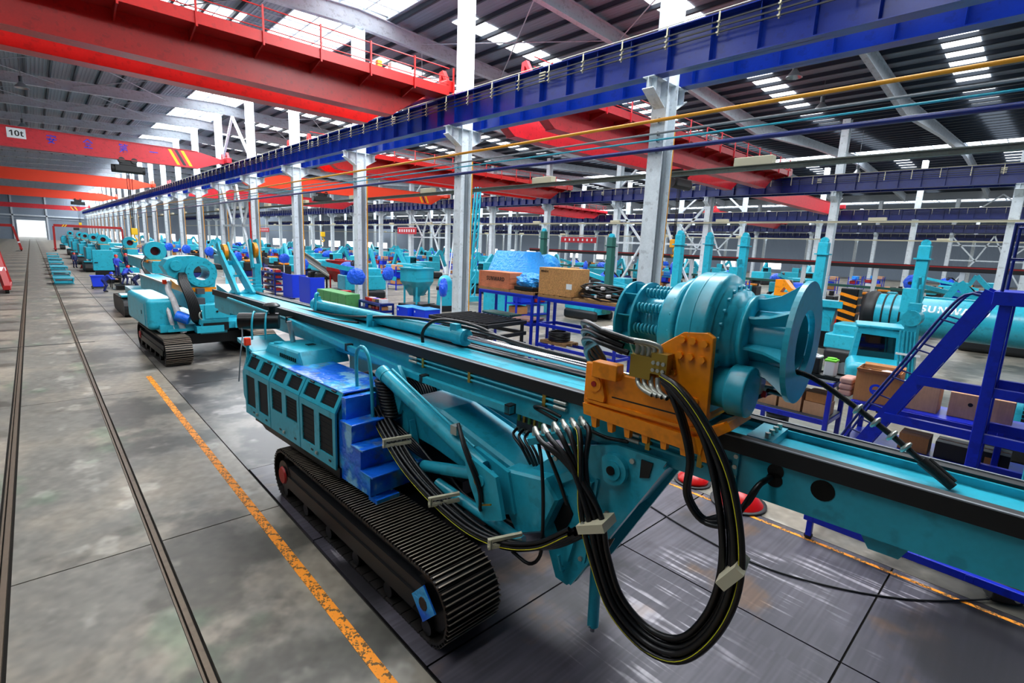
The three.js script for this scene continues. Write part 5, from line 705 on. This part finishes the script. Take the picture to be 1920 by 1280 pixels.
// ---------- blue access stairs ----------
{
  const t = thing('access_stairs', 'tall royal blue steel stairs and platform at right edge', 'stairs', [0, 0, 0]), z0 = -2.62, y0 = 0, z1 = -.68, y1 = 4.2, n = 12;
  const sx = [11.55, 12.45];
  for (const x of sx) mesh('stringer', bar([x, y0, z0], [x, y1, z1], .05, .24), M.rackBlue, t);
  for (let i = 1; i < n; i++) { const y = y1 * i / n, z = z0 + (z1 - z0) * i / n; mesh('tread', rb(.86, .035, .24, 12, y, z, .008), M.rackBlue, t); mesh('tread_gusset', prX([[z - .1, y], [z + .1, y], [z + .06, y - .16]], .02, 11.62), M.rackBlue, t); }
  for (const x of sx) { const q = (y, o) => [x, y, z0 + (z1 - z0) * y / y1 - o]; const r = mesh('handrail', tb([q(.3, .05), q(.75, .3), q(1.4, .38), q(2.8, .38), q(3.75, .38), [x, 4.1, -1.06], [x, 4.16, -.95], [x, 4.1, -.74]], .024, 44, 7), M.navy, t); for (let i = 0; i < 6; i++) mesh('baluster', cy(q(.7 + i * .58, 0), q(.78 + i * .58, .38), .016, .016, 6), M.navy, r); }
  mesh('platform', [rb(1.3, .22, 2.9, 12, 4.12, .78, .01)], M.rackBlue, t);
  for (const [x, z] of [[11.5, -.5], [12.5, -.5], [11.5, 2.1], [12.5, 2.1]]) mesh('post', rb(.16, 4.05, .16, x, 2.02, z, .015), M.rackBlue, t);
  for (const y of [.95, 1.75, 2.55]) for (const x of [11.5, 12.5]) mesh('tie_beam', rb(.1, .16, 2.6, x, y, .8, .01), M.rackBlue, t);
  for (const y of [1.75, 2.55]) mesh('tie_beam', rb(1.0, .14, .1, 12, y, -.5, .01), M.rackBlue, t);
  for (const [y, za] of [[1.75, -1.82], [2.55, -1.45]]) mesh('tie_beam', bar([11.5, y, za], [11.5, y, -.5], .09, .16), M.rackBlue, t);
  const g = mesh('guard_rail', [cy([11.4, 5.3, -.6], [11.4, 5.3, 2.1], .025, .025, 7), cy([11.4, 4.75, -.6], [11.4, 4.75, 2.1], .02, .02, 7), cy([12.6, 5.3, -.6], [12.6, 5.3, 2.1], .025, .025, 7)], M.navy, t); for (const x of [11.4, 12.6]) for (const z of [-.58, -.25, .8, 2.05]) mesh('rail_post', cy([x, 4.1, z], [x, 5.3, z], .024, .024, 7), M.navy, g);
}
// ---------- floor items under the mast ----------
{
  let t = thing('trestle_stand', 'low blue steel trestle standing under the near mast end', 'stand', [9.35, 0, -.55], -.02);
  for (const x of [-.3, .45]) mesh('long_beam', rb(.1, .12, 3.4, x, .38, 0, .012), M.rackBlue, t); for (const z of [-1.6, -.6, .4, 1.5]) mesh('cross_member', rb(.85, .1, .1, .07, .38, z, .01), M.rackBlue, t); for (const [x, z] of [[-.3, -1.6], [.45, -1.6], [-.3, 1.5], [.45, 1.5]]) { mesh('leg', rb(.09, .36, .09, x, .24, z, .01), M.rackBlue, t); mesh('caster', cy([x - .03, .06, z], [x + .03, .06, z], .06), M.charcoal, t); }
  for (const z of [-.9, .2, .9]) mesh('upright', rb(.08, .3, .08, .07, .56, z, .01), M.rackBlue, t);
  t = thing('cone_base', 'flat red cast cone lying behind the hose loop', 'cone', [9.35, 0, -3.45]); mesh('cone', la([[0, .0], [.42, 0], [.44, .05], [.3, .2], [.16, .3], [0, .3]], 24), M.red, t); mesh('foot_ring', la([[.4, 0], [.5, 0], [.5, .05], [.4, .05], [.4, 0]], 24), M.charcoal, t);
  t = thing('cone_base', 'second red cast piece behind the hose loop, left one', 'cone', [9.5, 0, -4.45]); mesh('cone', la([[0, 0], [.3, 0], [.3, .1], [.15, .22], [0, .22]], 20), M.red, t); mesh('foot_ring', la([[.28, 0], [.36, 0], [.36, .04], [.28, .04], [.28, 0]], 20), M.charcoal, t);
  t = thing('wire_rope', 'thin dark wire rope snaking over the steel plates', 'wire rope', [0, 0, 0]); mesh('rope', tb([[7.95, .02, -4.75], [7.67, .02, -3.47], [7.6, .02, -2.4], [7.88, .02, -1.54], [8.44, .02, -.7], [9.13, .03, -.09], [9.3, .05, .06]], .014, 60, 6), mt('#17181a', .5, .4), t); mesh('rope_end', cy([9.3, .05, .06], [9.42, .06, .12], .02, .02, 7), M.charcoal, t);
  t = thing('rope_socket', 'brass coloured rope socket block at the lower right corner', 'socket', [9.52, .0, .2], .5); mesh('body', rb(.26, .2, .36, 0, .13, 0, .03, 2), M.charcoal, t); mesh('sleeve', cy([-.02, .24, -.2], [-.02, .24, .2], .075, .075, 16), M.brass, t); mesh('pin', cy([-.14, .12, .1], [.14, .12, .1], .04), M.zinc, t); mesh('eye', new THREE.TorusGeometry(.07, .025, 8, 16).translate(0, .12, .24), M.zinc, t);
  t = thing('wall_tag_board', 'turquoise post with colourful labels at right edge', 'post', [11.2, 0, .25]); mesh('post', rb(.3, 1.9, .25, 0, .95, 0, .02), M.teal, t); for (const [y, m] of [[1.55, M.white], [1.35, M.red], [1.15, M.yellow]]) mesh('label_plate', bx(.01, .14, .18, -.156, y, 0), m, t); mesh('cap', bx(.34, .04, .29, 0, 1.92, 0), M.teal, t);
}
// ---------- cabinets along the nearest columns ----------
{
  let t;
  for (const [x, z, w, d, lab] of [[15.2, -24.6, 1.0, 1.15, 'blue steel bin left of the second column, rear one'], [15.5, -23.35, 1.0, 1.15, 'blue steel bin left of the second column, front one']]) { t = thing('steel_bin', lab, 'bin', [x, 0, z]); mesh('body', rb(w, 1.02, d, 0, .55, 0, .02), M.binBlue, t); mesh('lid', rb(w + .04, .04, d + .04, 0, 1.08, 0, .01), M.tarp, t); mesh('plinth', bx(w - .1, .08, d - .1, 0, .04, 0), M.charcoal, t); mesh('label_plate', bx(.01, .1, .08, -w / 2 - .003, .9, -.4), M.white, t); }
  t = thing('steel_cabinet', 'green steel cabinet row beside the mast, four doors', 'cabinet', [13.7, 0, -30.6]); mesh('carcass', rb(.9, 1.42, 4.2, 0, .71, 0, .015), M.green, t); for (let i = 0; i < 4; i++) { const d = mesh('door', bx(.03, 1.3, 1.0, -.46, .72, -1.55 + i * 1.04), M.green, t); mesh('handle', bx(.03, .12, .03, -.485, .8, -1.2 + i * 1.04), M.zinc, d); }
  for (const [x, z, h, lab] of [[13.8, -36.2, 1.95, 'tall blue screen panel beside the green cabinets'], [14.1, -40.4, 1.85, 'tall blue screen panel left of the other one']]) { t = thing('screen_panel', lab, 'panel', [x, 0, z]); mesh('panel', rb(.06, h - .1, 2.0, 0, h / 2 + .05, 0, .01), M.binBlue, t); mesh('panel_wing', rb(1.0, h - .1, .06, .5, h / 2 + .05, 1.0, .01), M.binBlue, t); mesh('foot', bx(.4, .08, 1.8, 0, .04, 0), M.navy, t); }
  const tool = (lab, x0, x1, z0, z1, lv) => { const r = rack(lab, x0, x1, z0, z1, lv, M.navy, { name: 'parts_shelf', cat: 'shelf' }); const ms = [M.redDark, M.cardPale, M.binBlue, M.jug, M.greyDark, M.cardboard, M.red], nm = ['dark red', 'pale card', 'blue', 'white', 'grey', 'brown', 'red'], place = lab.includes('spare') ? 'spare parts shelf' : 'small parts shelf'; let q = 0; for (const [li, y] of lv.entries()) { let n = 0; for (let z = z1 - .3; z > z0 + .25; z -= .42) { const b = thing('parts_bin', `${nm[q % 7]} parts box, ${ORD[n++]} from right on the ${ORD[li]} level of the ${place}`, 'box', [(x0 + x1) / 2 - .06, y + .008, z], 0, 'parts boxes on the shelves'); const h = rr(.14, .24); mesh('tray', rb(.42, h, .32, 0, h / 2, 0, .02), ms[q++ % 7], b); mesh('contents', rb(.35, .05, .24, 0, h, 0, .02), ms[(q + 3) % 7], b); } } return r; };
  tool('low blue shelf of small parts between bins and green cabinets', 13.9, 14.8, -28.2, -25.6, [.35, .75, 1.15]);
  tool('blue shelf of spare parts left of the screen panels', 13.6, 14.5, -45, -41.9, [.4, .9, 1.4, 1.85]);
  t = thing('round_stool', 'red stool standing between green cabinets and hopper', 'stool', [15.6, 0, -33.6]); mesh('seat', cy([0, .9, 0], [0, 1.15, 0], .4, .4, 18), M.red, t); mesh('stem', cy([0, 0, 0], [0, .9, 0], .1), M.black, t); mesh('base', cy([0, 0, 0], [0, .05, 0], .3, .3, 16), M.black, t);
  t = thing('oil_drum', 'red steel oil drum behind the rotary ring, front one', 'drum', [35.4, 0, -8.9]); mesh('body', cy([0, 0, 0], [0, 1.25, 0], .42, .42, 24), M.red, t); for (const y of [.4, .82, 1.24]) mesh('hoop', new THREE.TorusGeometry(.425, .02, 6, 24).rotateX(PI / 2).translate(0, y, 0), M.red, t); mesh('lid', cy([0, 1.2, 0], [0, 1.22, 0], .4), M.redDark, t);
  dup(t, 'red steel oil drum behind the rotary ring, rear one', [36.4, 0, -8.6]);
}
// ---------- hoppers, covered fans and other machines in the second bay ----------
{ const t = thing('fire_pipe', 'red fire pipe rising beside the sixth column', 'pipe', [15.07, 0, FRAME_Z(5) + .15]); mesh('pipe', cy([0, .06, 0], [0, 7.7, 0], .07), M.red, t); for (const y of [2, 5, 7]) mesh('pipe_clip', bx(.1, .06, .1, .065, y, 0), M.grey, t); }
function hopper(lab, x, z, m, s, ry) { const t = thing('hopper_machine', lab, 'hopper', [x, 0, z], ry); t.scale.setScalar(s); mesh('bin', [new THREE.CylinderGeometry(1.15, 1.15, .9, 4, 1).rotateY(PI / 4).translate(0, 2.2, 0), new THREE.CylinderGeometry(1.15, .5, 1.0, 4, 1).rotateY(PI / 4).translate(0, 1.25, 0)], m, t); mesh('rim', bx(1.75, .08, 1.75, 0, 2.66, 0), m, t); mesh('hatch', bx(.6, .14, .6, 0, 2.75, 0), m, t); mesh('outlet', cy([0, .3, 0], [0, .8, 0], .25), m, t); for (const [a, b] of [[-.6, -.6], [.6, -.6], [-.6, .6], [.6, .6]]) mesh('leg', bx(.1, 1.8, .1, a, .9, b), m, t); mesh('side_motor', [cy([.9, 1.9, 0], [1.4, 1.9, 0], .2)], M.charcoal, t); mesh('skid', bx(2.0, .2, 1.6, 0, .1, 0), M.black, t); return t; }
hopper('dark red steel hopper right of the blue screen panels', 20.5, -45.2, M.redDark, 1.02, .3); hopper('turquoise steel hopper machine left of the second column', 20.5, -32.2, M.teal, 1.05, .2);
{ const t = thing('pump_unit', 'turquoise rounded pump beside the turquoise hopper', 'pump', [20.9, 0, -29.2]); mesh('shell', [cy([0, .4, 0], [0, 2.0, 0], .6, .5, 20), new THREE.SphereGeometry(.5, 16, 8).translate(0, 2.0, 0)], M.teal, t); mesh('arm', cy([.4, 1.5, .2], [1.6, 1.6, .6], .14), M.teal, t); mesh('base', bx(1.6, .4, 1.3, 0, .2, 0), M.charcoal, t); }
function fan(lab, x, z, h, ry = .8, s = 1) { const t = thing('covered_fan', lab, 'fan', [x, 0, z], ry, 'industrial fans in blue covers'); mesh('cover', [bumpy(.5 * s, .48 * s, .2 * s, .9).translate(0, h, 0)], M.bag, t); mesh('pole', cy([0, .05, -.12], [0, h - .2, -.12], .045), M.white, t); mesh('base', cy([0, 0, -.12], [0, .06, -.12], .34, .3, 18), M.binBlue, t); mesh('motor', cy([0, h, -.15], [0, h, -.4], .12), M.charcoal, t); return t; }
fan('fan wrapped in bright blue cover beside the third column', 14.6, -29.9, 2.35, -.8, 1.15); fan('blue wrapped fan right of the third column', 17.0, -30.2, 2.5, .3); fan('blue wrapped fan next to the second column', 17.2, -24.2, 2.1, .9, 1.2);
fan('blue wrapped fan left of the fourth column', 16.6, -43.9, 2.4, .2, 1.1); fan('blue wrapped fan beside the fifth column, right', 17.4, -50.5, 2.6, .1); fan('blue wrapped fan beside the fifth column, left', 14.0, -53, 2.6, .5); fan('blue wrapped fan near the sixth column', 14.2, -64.5, 2.7, .5, 1.1); fan('blue wrapped fan near the seventh column', 14.0, -75, 2.6, .5, 1.2); fan('blue wrapped fan near the eighth column', 13.8, -85, 2.6, .5, 1.2);
fan('round blue fan head in front of the second column row', 46, -49, 2.9, .6, 1.3); fan('blue fan beside a second row column, middle', 46, -37, 2.8, .7, 1.3); fan('blue fan under the tall turquoise posts', 46, -26, 3.2, .8, 1.4); fan('blue fan far behind the coloured machines', 49.5, -58, 2.8, .8, 1.3); fan('blue fan at the right among distant machines', 49, -7.5, 3.2, 1.2, 1.3);
// crawler drill with upright post (several in the second bay)
function postDrill(lab, x, z, h, ry = 0, o = {}) {
  const t = thing('crawler_drill', lab, 'drill', [x, 0, z], ry, 'small drills with upright masts'), b = mesh('chassis', [rb(1.6, .7, 2.6, 0, .95, -1.2, .08), span(-.7, .7, .4, .7, -2.2, .2)], M.teal, t);
  for (const s of [-1, 1]) mesh('crawler_track', [rb(.4, .65, 2.8, s * .85, .33, -1.0, .3, 3)], M.charcoal, t);
  const m = mesh('mast', [rb(.42, h - .5, .42, 0, .5 + (h - .5) / 2, .5, .03), bx(.6, .06, .6, 0, h - .55, .5)], o.dark ? M.greenDark : M.teal, t); mesh('mast_channel', [bx(.14, h - 1, .1, .26, h / 2 + .3, .5)], M.black, m); mesh('crown_sheave', [cy([-.1, h + .08, .5], [.1, h + .08, .5], .17), bx(.3, .25, .3, 0, h - .05, .5)], M.teal, m); mesh('hydraulic_rod', cy([.33, 1.2, .6], [.33, h - 1.2, .6], .05), M.chrome, m);
  mesh('engine_cover', rb(1.3, .6, 1.3, 0, 1.5, -1.6, .1), M.teal, t); if (o.head) { const d = mesh('drill_head', [bx(.9, 1.0, .5, -.5, h - 2.3, .4)], M.teal, m); for (let i = 0; i < 5; i++) mesh('hose', tb([[-.3 - i * .1, h - 1.6, .6], [-.5 - i * .12, h - 1.3, .6], [-.8, h - 1.6 - i * .1, .6], [-.8, h - 2.6, .6]], .04, 12, 5), M.teal, d); }
  mesh('arm', bar([0, 1.4, -.6], [0, 2.2, .4], .3, .3), M.teal, t); return t;
}
postDrill('crawler drill with dark green upright mast beside the hose coil', 27.5, -20.6, 5.5, 0, { dark: true }); postDrill('crawler drill with dark mast farther left behind the plywood crate', 31, -30, 6, 0, { dark: true }); postDrill('drill with upright turquoise mast directly behind the rotary drive', 27, -15.5, 5.7); postDrill('drill mast with hose head above the rotary gearbox', 31, -13.5, 5.8, 0, { head: true }); postDrill('slim turquoise drill mast left of the hose head mast', 33, -16.7, 5.9); postDrill('drill with turquoise mast rising behind the rotary ring', 27.5, -8.3, 5.45); postDrill('drill with turquoise mast and hose head left of the stairs', 27.5, -4.5, 5.4, 0, { head: true });
{ // long turquoise leader tube with the maker's lettering
  const t = thing('leader_tube', 'long turquoise drilling leader tube with white lettering', 'tube', [31, 2.15, 0]);
  mesh('tube', cy([0, 0, -6.2], [0, 0, 8], .95, .95, 40), M.teal, t); mesh('end_collar', laZ([[.5, -6.5], [.95, -6.5], [1.05, -6.3], [1.05, -6.0], [.96, -5.9]], 36), M.charcoal, t);
  const g = txt('SUNWARD', .34, .01); { const p = g.attributes.position; for (let i = 0; i < p.count; i++) { const a = .5 + p.getY(i) / .96, r = .952 + p.getZ(i), z = -2.95 + p.getX(i) * 1.05; p.setXYZ(i, -r * Math.cos(a), r * Math.sin(a), z); } g.computeVertexNormals(); }
  mesh('lettering', g, M.white, t); for (let i = 0; i < 5; i++) mesh('ring_rib', new THREE.TorusGeometry(.96, .04, 6, 30).translate(0, 0, -5.6 + i * .35), M.charcoal, t); for (const z of [-5, 0, 5]) mesh('cradle', [bx(1.4, .7, .3, 0, -1.8, z), bx(1.6, .8, .3, 0, -1.2, z)], M.black, t); mesh('top_flat', bx(.5, .05, 12, 0, .95, 1), M.teal, t);
  const n = thing('drill_nose', 'dark nose frame with hazard stripes left of the leader tube', 'machine', [31, 0, -9.1]); mesh('frame', [bx(.9, .35, 4.2, 0, 2.35, -.4), prX([[1.2, .9], [1.4, 2.2], [-.6, 2.2], [.2, 1.2], [.4, .4], [.7, .4]], .5)], M.teal, n); mesh('clamp_jaw', [prX([[.2, .9], [.5, 2.2], [1.2, 1.6], [1.3, .7], [.9, .2]], .7)], M.teal, n); mesh('stand', [bx(1.0, .9, .8, 0, .45, 1.3), bx(1.4, .1, 3, 0, .05, 0)], M.black, n);
  mesh('orange_bracket', [shp([[-.8, 0], [.8, 0], [.8, .25], [.1, .45], [-.3, .9], [-.8, .9]], [[[-.5, .2], [0, .2], [-.3, .5]]], .6).rotateY(-PI / 2).translate(0, 2.55, -1.0)], M.orange, n); const c = mesh('striped_column', rb(.8, 1.9, .8, 0, 2.3, 1.9, .05), M.black, n); for (let i = 0; i < 4; i++) mesh('hazard_stripe', bx(.83, .16, .83, 0, 1.6 + i * .42, 1.9, .25, 0, 0), M.orange, c); mesh('loop_hose', tb([[-.6, 2.2, -2.0], [-.6, 1.3, -1.9], [-.6, 1.0, -1.2], [-.6, 1.4, -.4], [-.6, 2.0, -.2]], .05, 24, 6), M.rubber, n);
}
// cabs of small machines seen over the boxes
function loader(lab, x, z, ry, s = 1, o = {}) { const t = thing('compact_loader', lab, 'loader', [x, 0, z], ry, 'compact machines with cabs'); t.scale.setScalar(s);
  const c = mesh('cab', [shp([[-.75, .9], [.75, .9], [.68, 2.3], [-.62, 2.35]], [[[-.55, 1.25], [.55, 1.25], [.5, 2.08], [-.5, 2.12]]], 1.3), bx(1.3, .06, 1.3, 0, 2.36, 0)], M.teal, t); mesh('roof', rb(1.4, .1, 1.4, 0, 2.4, 0, .04), M.teal, c); mesh('window_pane', rb(1.15, .9, 1.24, 0, 1.68, 0, .02), M.glass, c);
  mesh('hood', [rb(1.7, .75, 1.9, 0, .95, -1.4 * (o.side || 1), .25, 3), rb(1.5, .5, 1.2, 0, .8, 1.1, .15, 2)], M.teal, t); mesh('hood_grille', [...Array(6)].map((_, i) => bx(.9, .03, .02, 0, .75 + i * .07, -2.36 * (o.side || 1))), M.black, t); for (const q of [-.8, .8]) mesh('crawler_track', rb(.4, .6, 3.4, q, .3, -.3, .28, 3), M.charcoal, t); mesh('rear_handle', tb([[.4, 1.32, -1.2], [.4, 1.42, -1.15], [.4, 1.42, -.95], [.4, 1.32, -.9]], .03, 8, 5), M.black, t); return t; }
loader('turquoise compact machine with dark cab window behind open box', 22.0, -4.1, -PI / 2 + .25, 1.0, { side: -1 }); loader('turquoise cab machine seen under the hose coil rack', 20, -11.5, -PI / 2, .95, { side: -1 });
{ const t = thing('digger_arm', 'pale turquoise digging arm with pipes left of stairs', 'arm', [19.4, 0, -2.3]); mesh('arm', [bar([0, .6, -.35], [0, 2.9, -.5], .5, .3), rb(.5, .5, .5, 0, .35, -.3, .06)], M.teal, t); for (let i = 0; i < 5; i++) mesh('pipe', cy([-.28, .7, -.55 + i * .09], [-.28, 2.6, -.7 + i * .09], .03, .03, 6), M.teal, t); for (const y of [1.1, 1.9]) mesh('pipe_clip', bx(.05, .06, .6, -.3, y, -.42), M.white, t); mesh('knuckle', [cy([-.3, 3.0, -.5], [.3, 3.0, -.5], .24), bx(.3, .5, .3, 0, 3.2, -.5)], M.teal, t); mesh('base', bx(1.2, .2, 1.2, 0, .1, -.3), M.charcoal, t); }
{ const t = thing('compact_machine', 'turquoise machine with vented round hood at right edge', 'machine', [17.4, 0, .35]); mesh('hood', rb(1.5, 1.0, 1.7, 0, 1.15, .1, .35, 4), M.teal, t); for (let i = 0; i < 6; i++) for (let j = 0; j < 3; j++) mesh('vent_slot', bx(.02, .07, .2, -.755, .9 + i * .1, -.3 + j * .28), M.black, t); mesh('cab', [rb(1.3, 1.1, 1.3, .4, 2.1, .4, .1)], M.teal, t); mesh('film_cover', [bumpy(.7, .5, .8, .8).translate(.2, 2.25, .45)], M.bag, t); mesh('cab_roof', rb(1.4, .12, 1.5, .4, 2.75, .4, .04), M.teal, t); mesh('track', rb(1.7, .65, 2.2, 0, .33, .1, .25, 3), M.charcoal, t); }
{ const t = thing('covered_machine', 'machine under a bright blue tarpaulin above the salmon crate', 'machine', [24.8, 0, -26.0], .2); t.scale.y = 1.24; mesh('tarpaulin', [new THREE.CylinderGeometry(1.5, 2.2, 1.5, 6, 3).scale(1, 1, 1.25).translate(0, 2.75, 0), bumpy(1.0, .8, 1.0).translate(1.2, 2.6, 1.6), rb(3.0, .6, 4.2, 0, 1.9, 0, .15, 2)], M.tarp, t); mesh('chassis', rb(2.6, 1.6, 4.0, 0, .8, 0, .1), M.teal, t); }
{ const t = thing('conveyor', 'black inclined conveyor right of the blue screen panel', 'conveyor', [19.2, 0, -48.5], .1); mesh('belt', bar([-.6, 3.3, -1.6], [.8, 1.2, 2.6], .9, .1), M.black, t); for (const s of [-.5, .5]) mesh('side_rail', bar([-.6 + s, 3.35, -1.6], [.8 + s, 1.25, 2.6], .06, .16), M.zinc, t); for (const [x, z, h] of [[-.4, -1.2, 3.0], [.5, 1.8, 1.5]]) mesh('leg', bx(.12, h, .12, x, h / 2, z), M.charcoal, t); }
for (const [x, y, z, w, lab] of [[47.1, 6.4, -150.3, 9, 'pink red banner hung on far columns, left'], [47.1, 6.6, -76.45, 6, 'pink red banner hung on far columns, right'], [79.6, 6.6, -65.9, 9, 'long pink banner far off in the third row']]) { const t = thing('banner', lab, 'banner', [x, y, z]); mesh('cloth', bx(.04, 1.1, w, -.5, 0, 0), M.redPink, t); mesh('rod', [bx(.06, .06, w, -.5, .56, 0), bx(.56, .05, .3, -.22, .56, 0)], M.white, t); const g = []; for (let i = 0; i < 7; i++) g.push(bx(.01, .45, .35, -.525, 0, (i - 3) * w / 8)); mesh('lettering', g, M.white, t); }
{ const t = thing('rack_beam', 'dark storage rack line with red edge across the third bay', 'rack', [60, 0, -25]); mesh('top_beam', bx(.5, .5, 70, 0, 4.35, 0), M.charcoal, t); mesh('red_edge', bx(.04, .12, 70, -.27, 4.5, 0), M.redDark, t); for (let z = -32; z < 35; z += 6.4) mesh('post', bx(.35, 4.2, .35, 0, 2.1, z), M.white, t); mesh('mid_beam', bx(.3, .25, 70, 0, 2.2, 0), M.greenDark, t); }
{ const t = thing('ladder', 'white ladder leaning by the turquoise lattice boom', 'ladder', [24, 0, -33]); for (const s of [-.25, .25]) mesh('rail', bar([s, 0, 0], [s + .9, 5.2, -.4], .06), M.white, t); for (let i = 1; i < 14; i++) mesh('rung', bar([-.25 + .0643 * i, i * .37, -.029 * i], [.25 + .0643 * i, i * .37, -.029 * i], .035), M.white, t);
  const b = thing('lattice_boom', 'upright green lattice boom right of the leaning ladder', 'boom', [26.5, 0, -33.5]); const H = 9.3; for (const [x, z] of [[-.3, -.3], [.3, -.3], [-.3, .3], [.3, .3]]) mesh('chord', bar([x, 0, z], [x * .5 + .6, H, z * .5], .09), M.teal, b); for (let i = 0; i < 12; i++) { const y = i * .77, k = .6 * y / H, w = .3 * (1 - .5 * y / H); mesh('lacing', bar([-w + k, y, w], [w + k + .05, y + .77, w], .06), M.teal, b); } mesh('base', bx(1.2, .4, 1.2, 0, .2, 0), M.teal, b); }
// ---------- distant machines filling the bays: four kinds, many copies ----------
{
  const protos = [];
  const A = (() => { const t = thing('distant_digger', '', 'machine', [0, 0, 0], 0); mesh('house', [rb(2.2, 1.3, 3.0, 0, 1.6, 0, .15, 2), rb(1.0, 1.5, 1.2, -.5, 2.3, .9, .1)], M.teal, t); mesh('cab_window', rb(.9, .7, 1.25, -.5, 2.55, .92, .03), M.glass, t); mesh('boom', [bar([.3, 2.0, .8], [.3, 3.7, 2.3], .35, .45), bar([.3, 3.7, 2.3], [.3, 1.6, 3.2], .3, .35)], M.teal, t); for (const s of [-.95, .95]) mesh('crawler_track', rb(.5, .85, 3.8, s, .43, 0, .4, 3), M.charcoal, t); return t; })();
  const Bm = (() => { const t = thing('distant_drill', '', 'machine', [0, 0, 0], 0); mesh('body', [rb(1.8, 1.2, 3.4, 0, 1.3, 0, .12, 2), rb(1.2, .7, 1.2, 0, 2.1, -.8, .1)], M.teal, t); mesh('feed_beam', bar([.7, 1.6, -2.6], [.7, 2.8, 3.4], .3, .35), M.teal, t); for (const s of [-.9, .9]) mesh('crawler_track', rb(.45, .7, 3.2, s, .35, 0, .33, 3), M.charcoal, t); for (let i = 0; i < 3; i++) mesh('hose', tb([[.4, 2.2, 1], [.2, 3.0, .5 + i * .2], [-.2, 2.6, 0], [-.3, 1.9, -.4]], .06, 12, 5), M.rubber, t); mesh('cover', bumpy(.8, .6, .8).translate(-.3, 2.3, .9), M.bag, t); return t; })();
  const Cm = (() => { const t = thing('distant_engine', '', 'machine', [0, 0, 0], 0); mesh('block', [rb(1.5, 1.0, 2.0, 0, 1.1, 0, .1), cy([-.4, 1.6, 0], [-.4, 1.9, 0], .3), cy([.3, 1.6, .5], [.3, 2.0, .5], .2)], M.charcoal, t); mesh('housing', rb(1.0, .8, .8, .2, 1.3, -1.2, .1), M.teal, t); mesh('stand', [bx(1.6, .6, 2.2, 0, .3, 0)], M.navy, t); mesh('tray', rb(1.2, .2, .9, 0, 1.75, -.4, .05), M.orange, t); return t; })();
  const Dm = (() => { const t = thing('distant_rack', '', 'rack', [0, 0, 0], 0); for (const [x, z] of [[-.5, -1.4], [.5, -1.4], [-.5, 1.4], [.5, 1.4]]) mesh('post', bx(.09, 2.3, .09, x, 1.15, z), M.rackBlue, t); for (const y of [.5, 1.2, 1.9]) mesh('shelf', bx(1.1, .06, 2.9, 0, y, 0), M.rackBlue, t); for (const [y, z, m] of [[.53, -.8, M.cardboard], [.53, .6, M.jug], [1.23, -.5, M.binBlue], [1.23, .7, M.redDark], [1.93, 0, M.tarp], [1.93, -.9, M.cardPale]]) mesh('load', rb(.8, .5, .9, 0, y + .26, z, .05), m, t); return t; })();
  const words = ['turquoise digger', 'turquoise crawler drill', 'dark engine block', 'loaded blue rack'], grp = ['distant diggers', 'distant drills', 'distant engines', 'distant racks'];
  const used = [false, false, false, false], all = [A, Bm, Cm, Dm], spots = [], seen = new Set();
  for (const [xs, zs, bay, gap] of [[[19, 25.5, 32, 38.5, 44.2], [-38, -170], 'second', 6.6], [[51, 57, 65, 73], [-3, -150], 'third', 9.4], [[84, 94, 104], [-8, -150], 'fourth', 13], [[11.6], [-47, -160], 'first', 6.8]]) for (const [li, x] of xs.entries()) for (let z = zs[0]; z > zs[1]; z -= gap) spots.push([x + rr(-.6, .6), z - rr(0, gap * .2), bay, li]);
  for (const s of [[22.5, -22.5, 'second', 0], [36.5, -26, 'second', 2], [41, -13.5, 'second', 3], [42.5, -21, 'second', 3], [36.5, -34, 'second', 2], [43, -5.5, 'second', 4], [42, -29, 'second', 3], [38.5, -1.5, 'second', 2]]) spots.push(s);
  const keep = []; for (const o of scene.children) if (o.userData.category && !['beam', 'crane', 'pipe', 'trunking', 'lamp', 'machine', 'bracing', 'roof', 'rack line'].includes(o.userData.category) && !o.userData.kind) keep.push([o.position.x, o.position.z, o.userData.category === 'drilling rig' ? 4.6 : o.userData.category === 'column' ? 2.9 : 3.0]);
  keep.push([31, 0, 4.2], [31, -8.8, 4.2], [24.5, -27.2, 4.6], [17.4, .35, 4], [47.5, -60.6, 3.2], [20, -11.5, 4.2], [60, -25, 0]);
  const lane = { second: ['left lane', 'left middle lane', 'middle lane', 'right middle lane', 'right lane'], third: ['left lane', 'left middle lane', 'right middle lane', 'right lane'], fourth: ['left lane', 'middle lane', 'right lane'], first: ['column side'] };
  for (const [x, z, bay, li] of spots) {
    const i = Math.floor(rnd() * 4), turn = Math.floor(rnd() * 4), rad = [3.3, 3.3, 1.7, 1.8][i]; if (keep.some(([a, b, q]) => Math.hypot(a - x, b - z) < Math.max(q, 0) * .55 + rad) || Math.abs(x - 60) < 2.2 + (i < 2 ? .9 : 0) && z > -62) continue;
    keep.push([x, z, rad * 1.8]);
    const k = Math.max(1, Math.round((-z - 2.6) / 10.6) + 1), lab0 = `${words[i]} in the ${bay} bay, ${lane[bay][li]}, level with its ${ORD[k]} column`; const lab = seen.has(lab0) ? lab0.replace('level with', 'just past') : lab0; seen.add(lab0);
    const ry = [0, PI / 2, PI, -PI / 2][turn] + rr(-.12, .12);
    if (!used[i]) { used[i] = true; const o = all[i]; o.position.set(x, 0, z); o.rotation.y = ry; tag(o, lab, o.userData.category, grp[i] + ' in the ' + bay + ' bay'); } else dup(all[i], lab, [x, 0, z], ry, grp[i] + ' in the ' + bay + ' bay');
  }
}
scene.traverse(o => { if (o.isMesh) { o.castShadow = true; o.receiveShadow = true; } });
renderer.render(scene, camera);
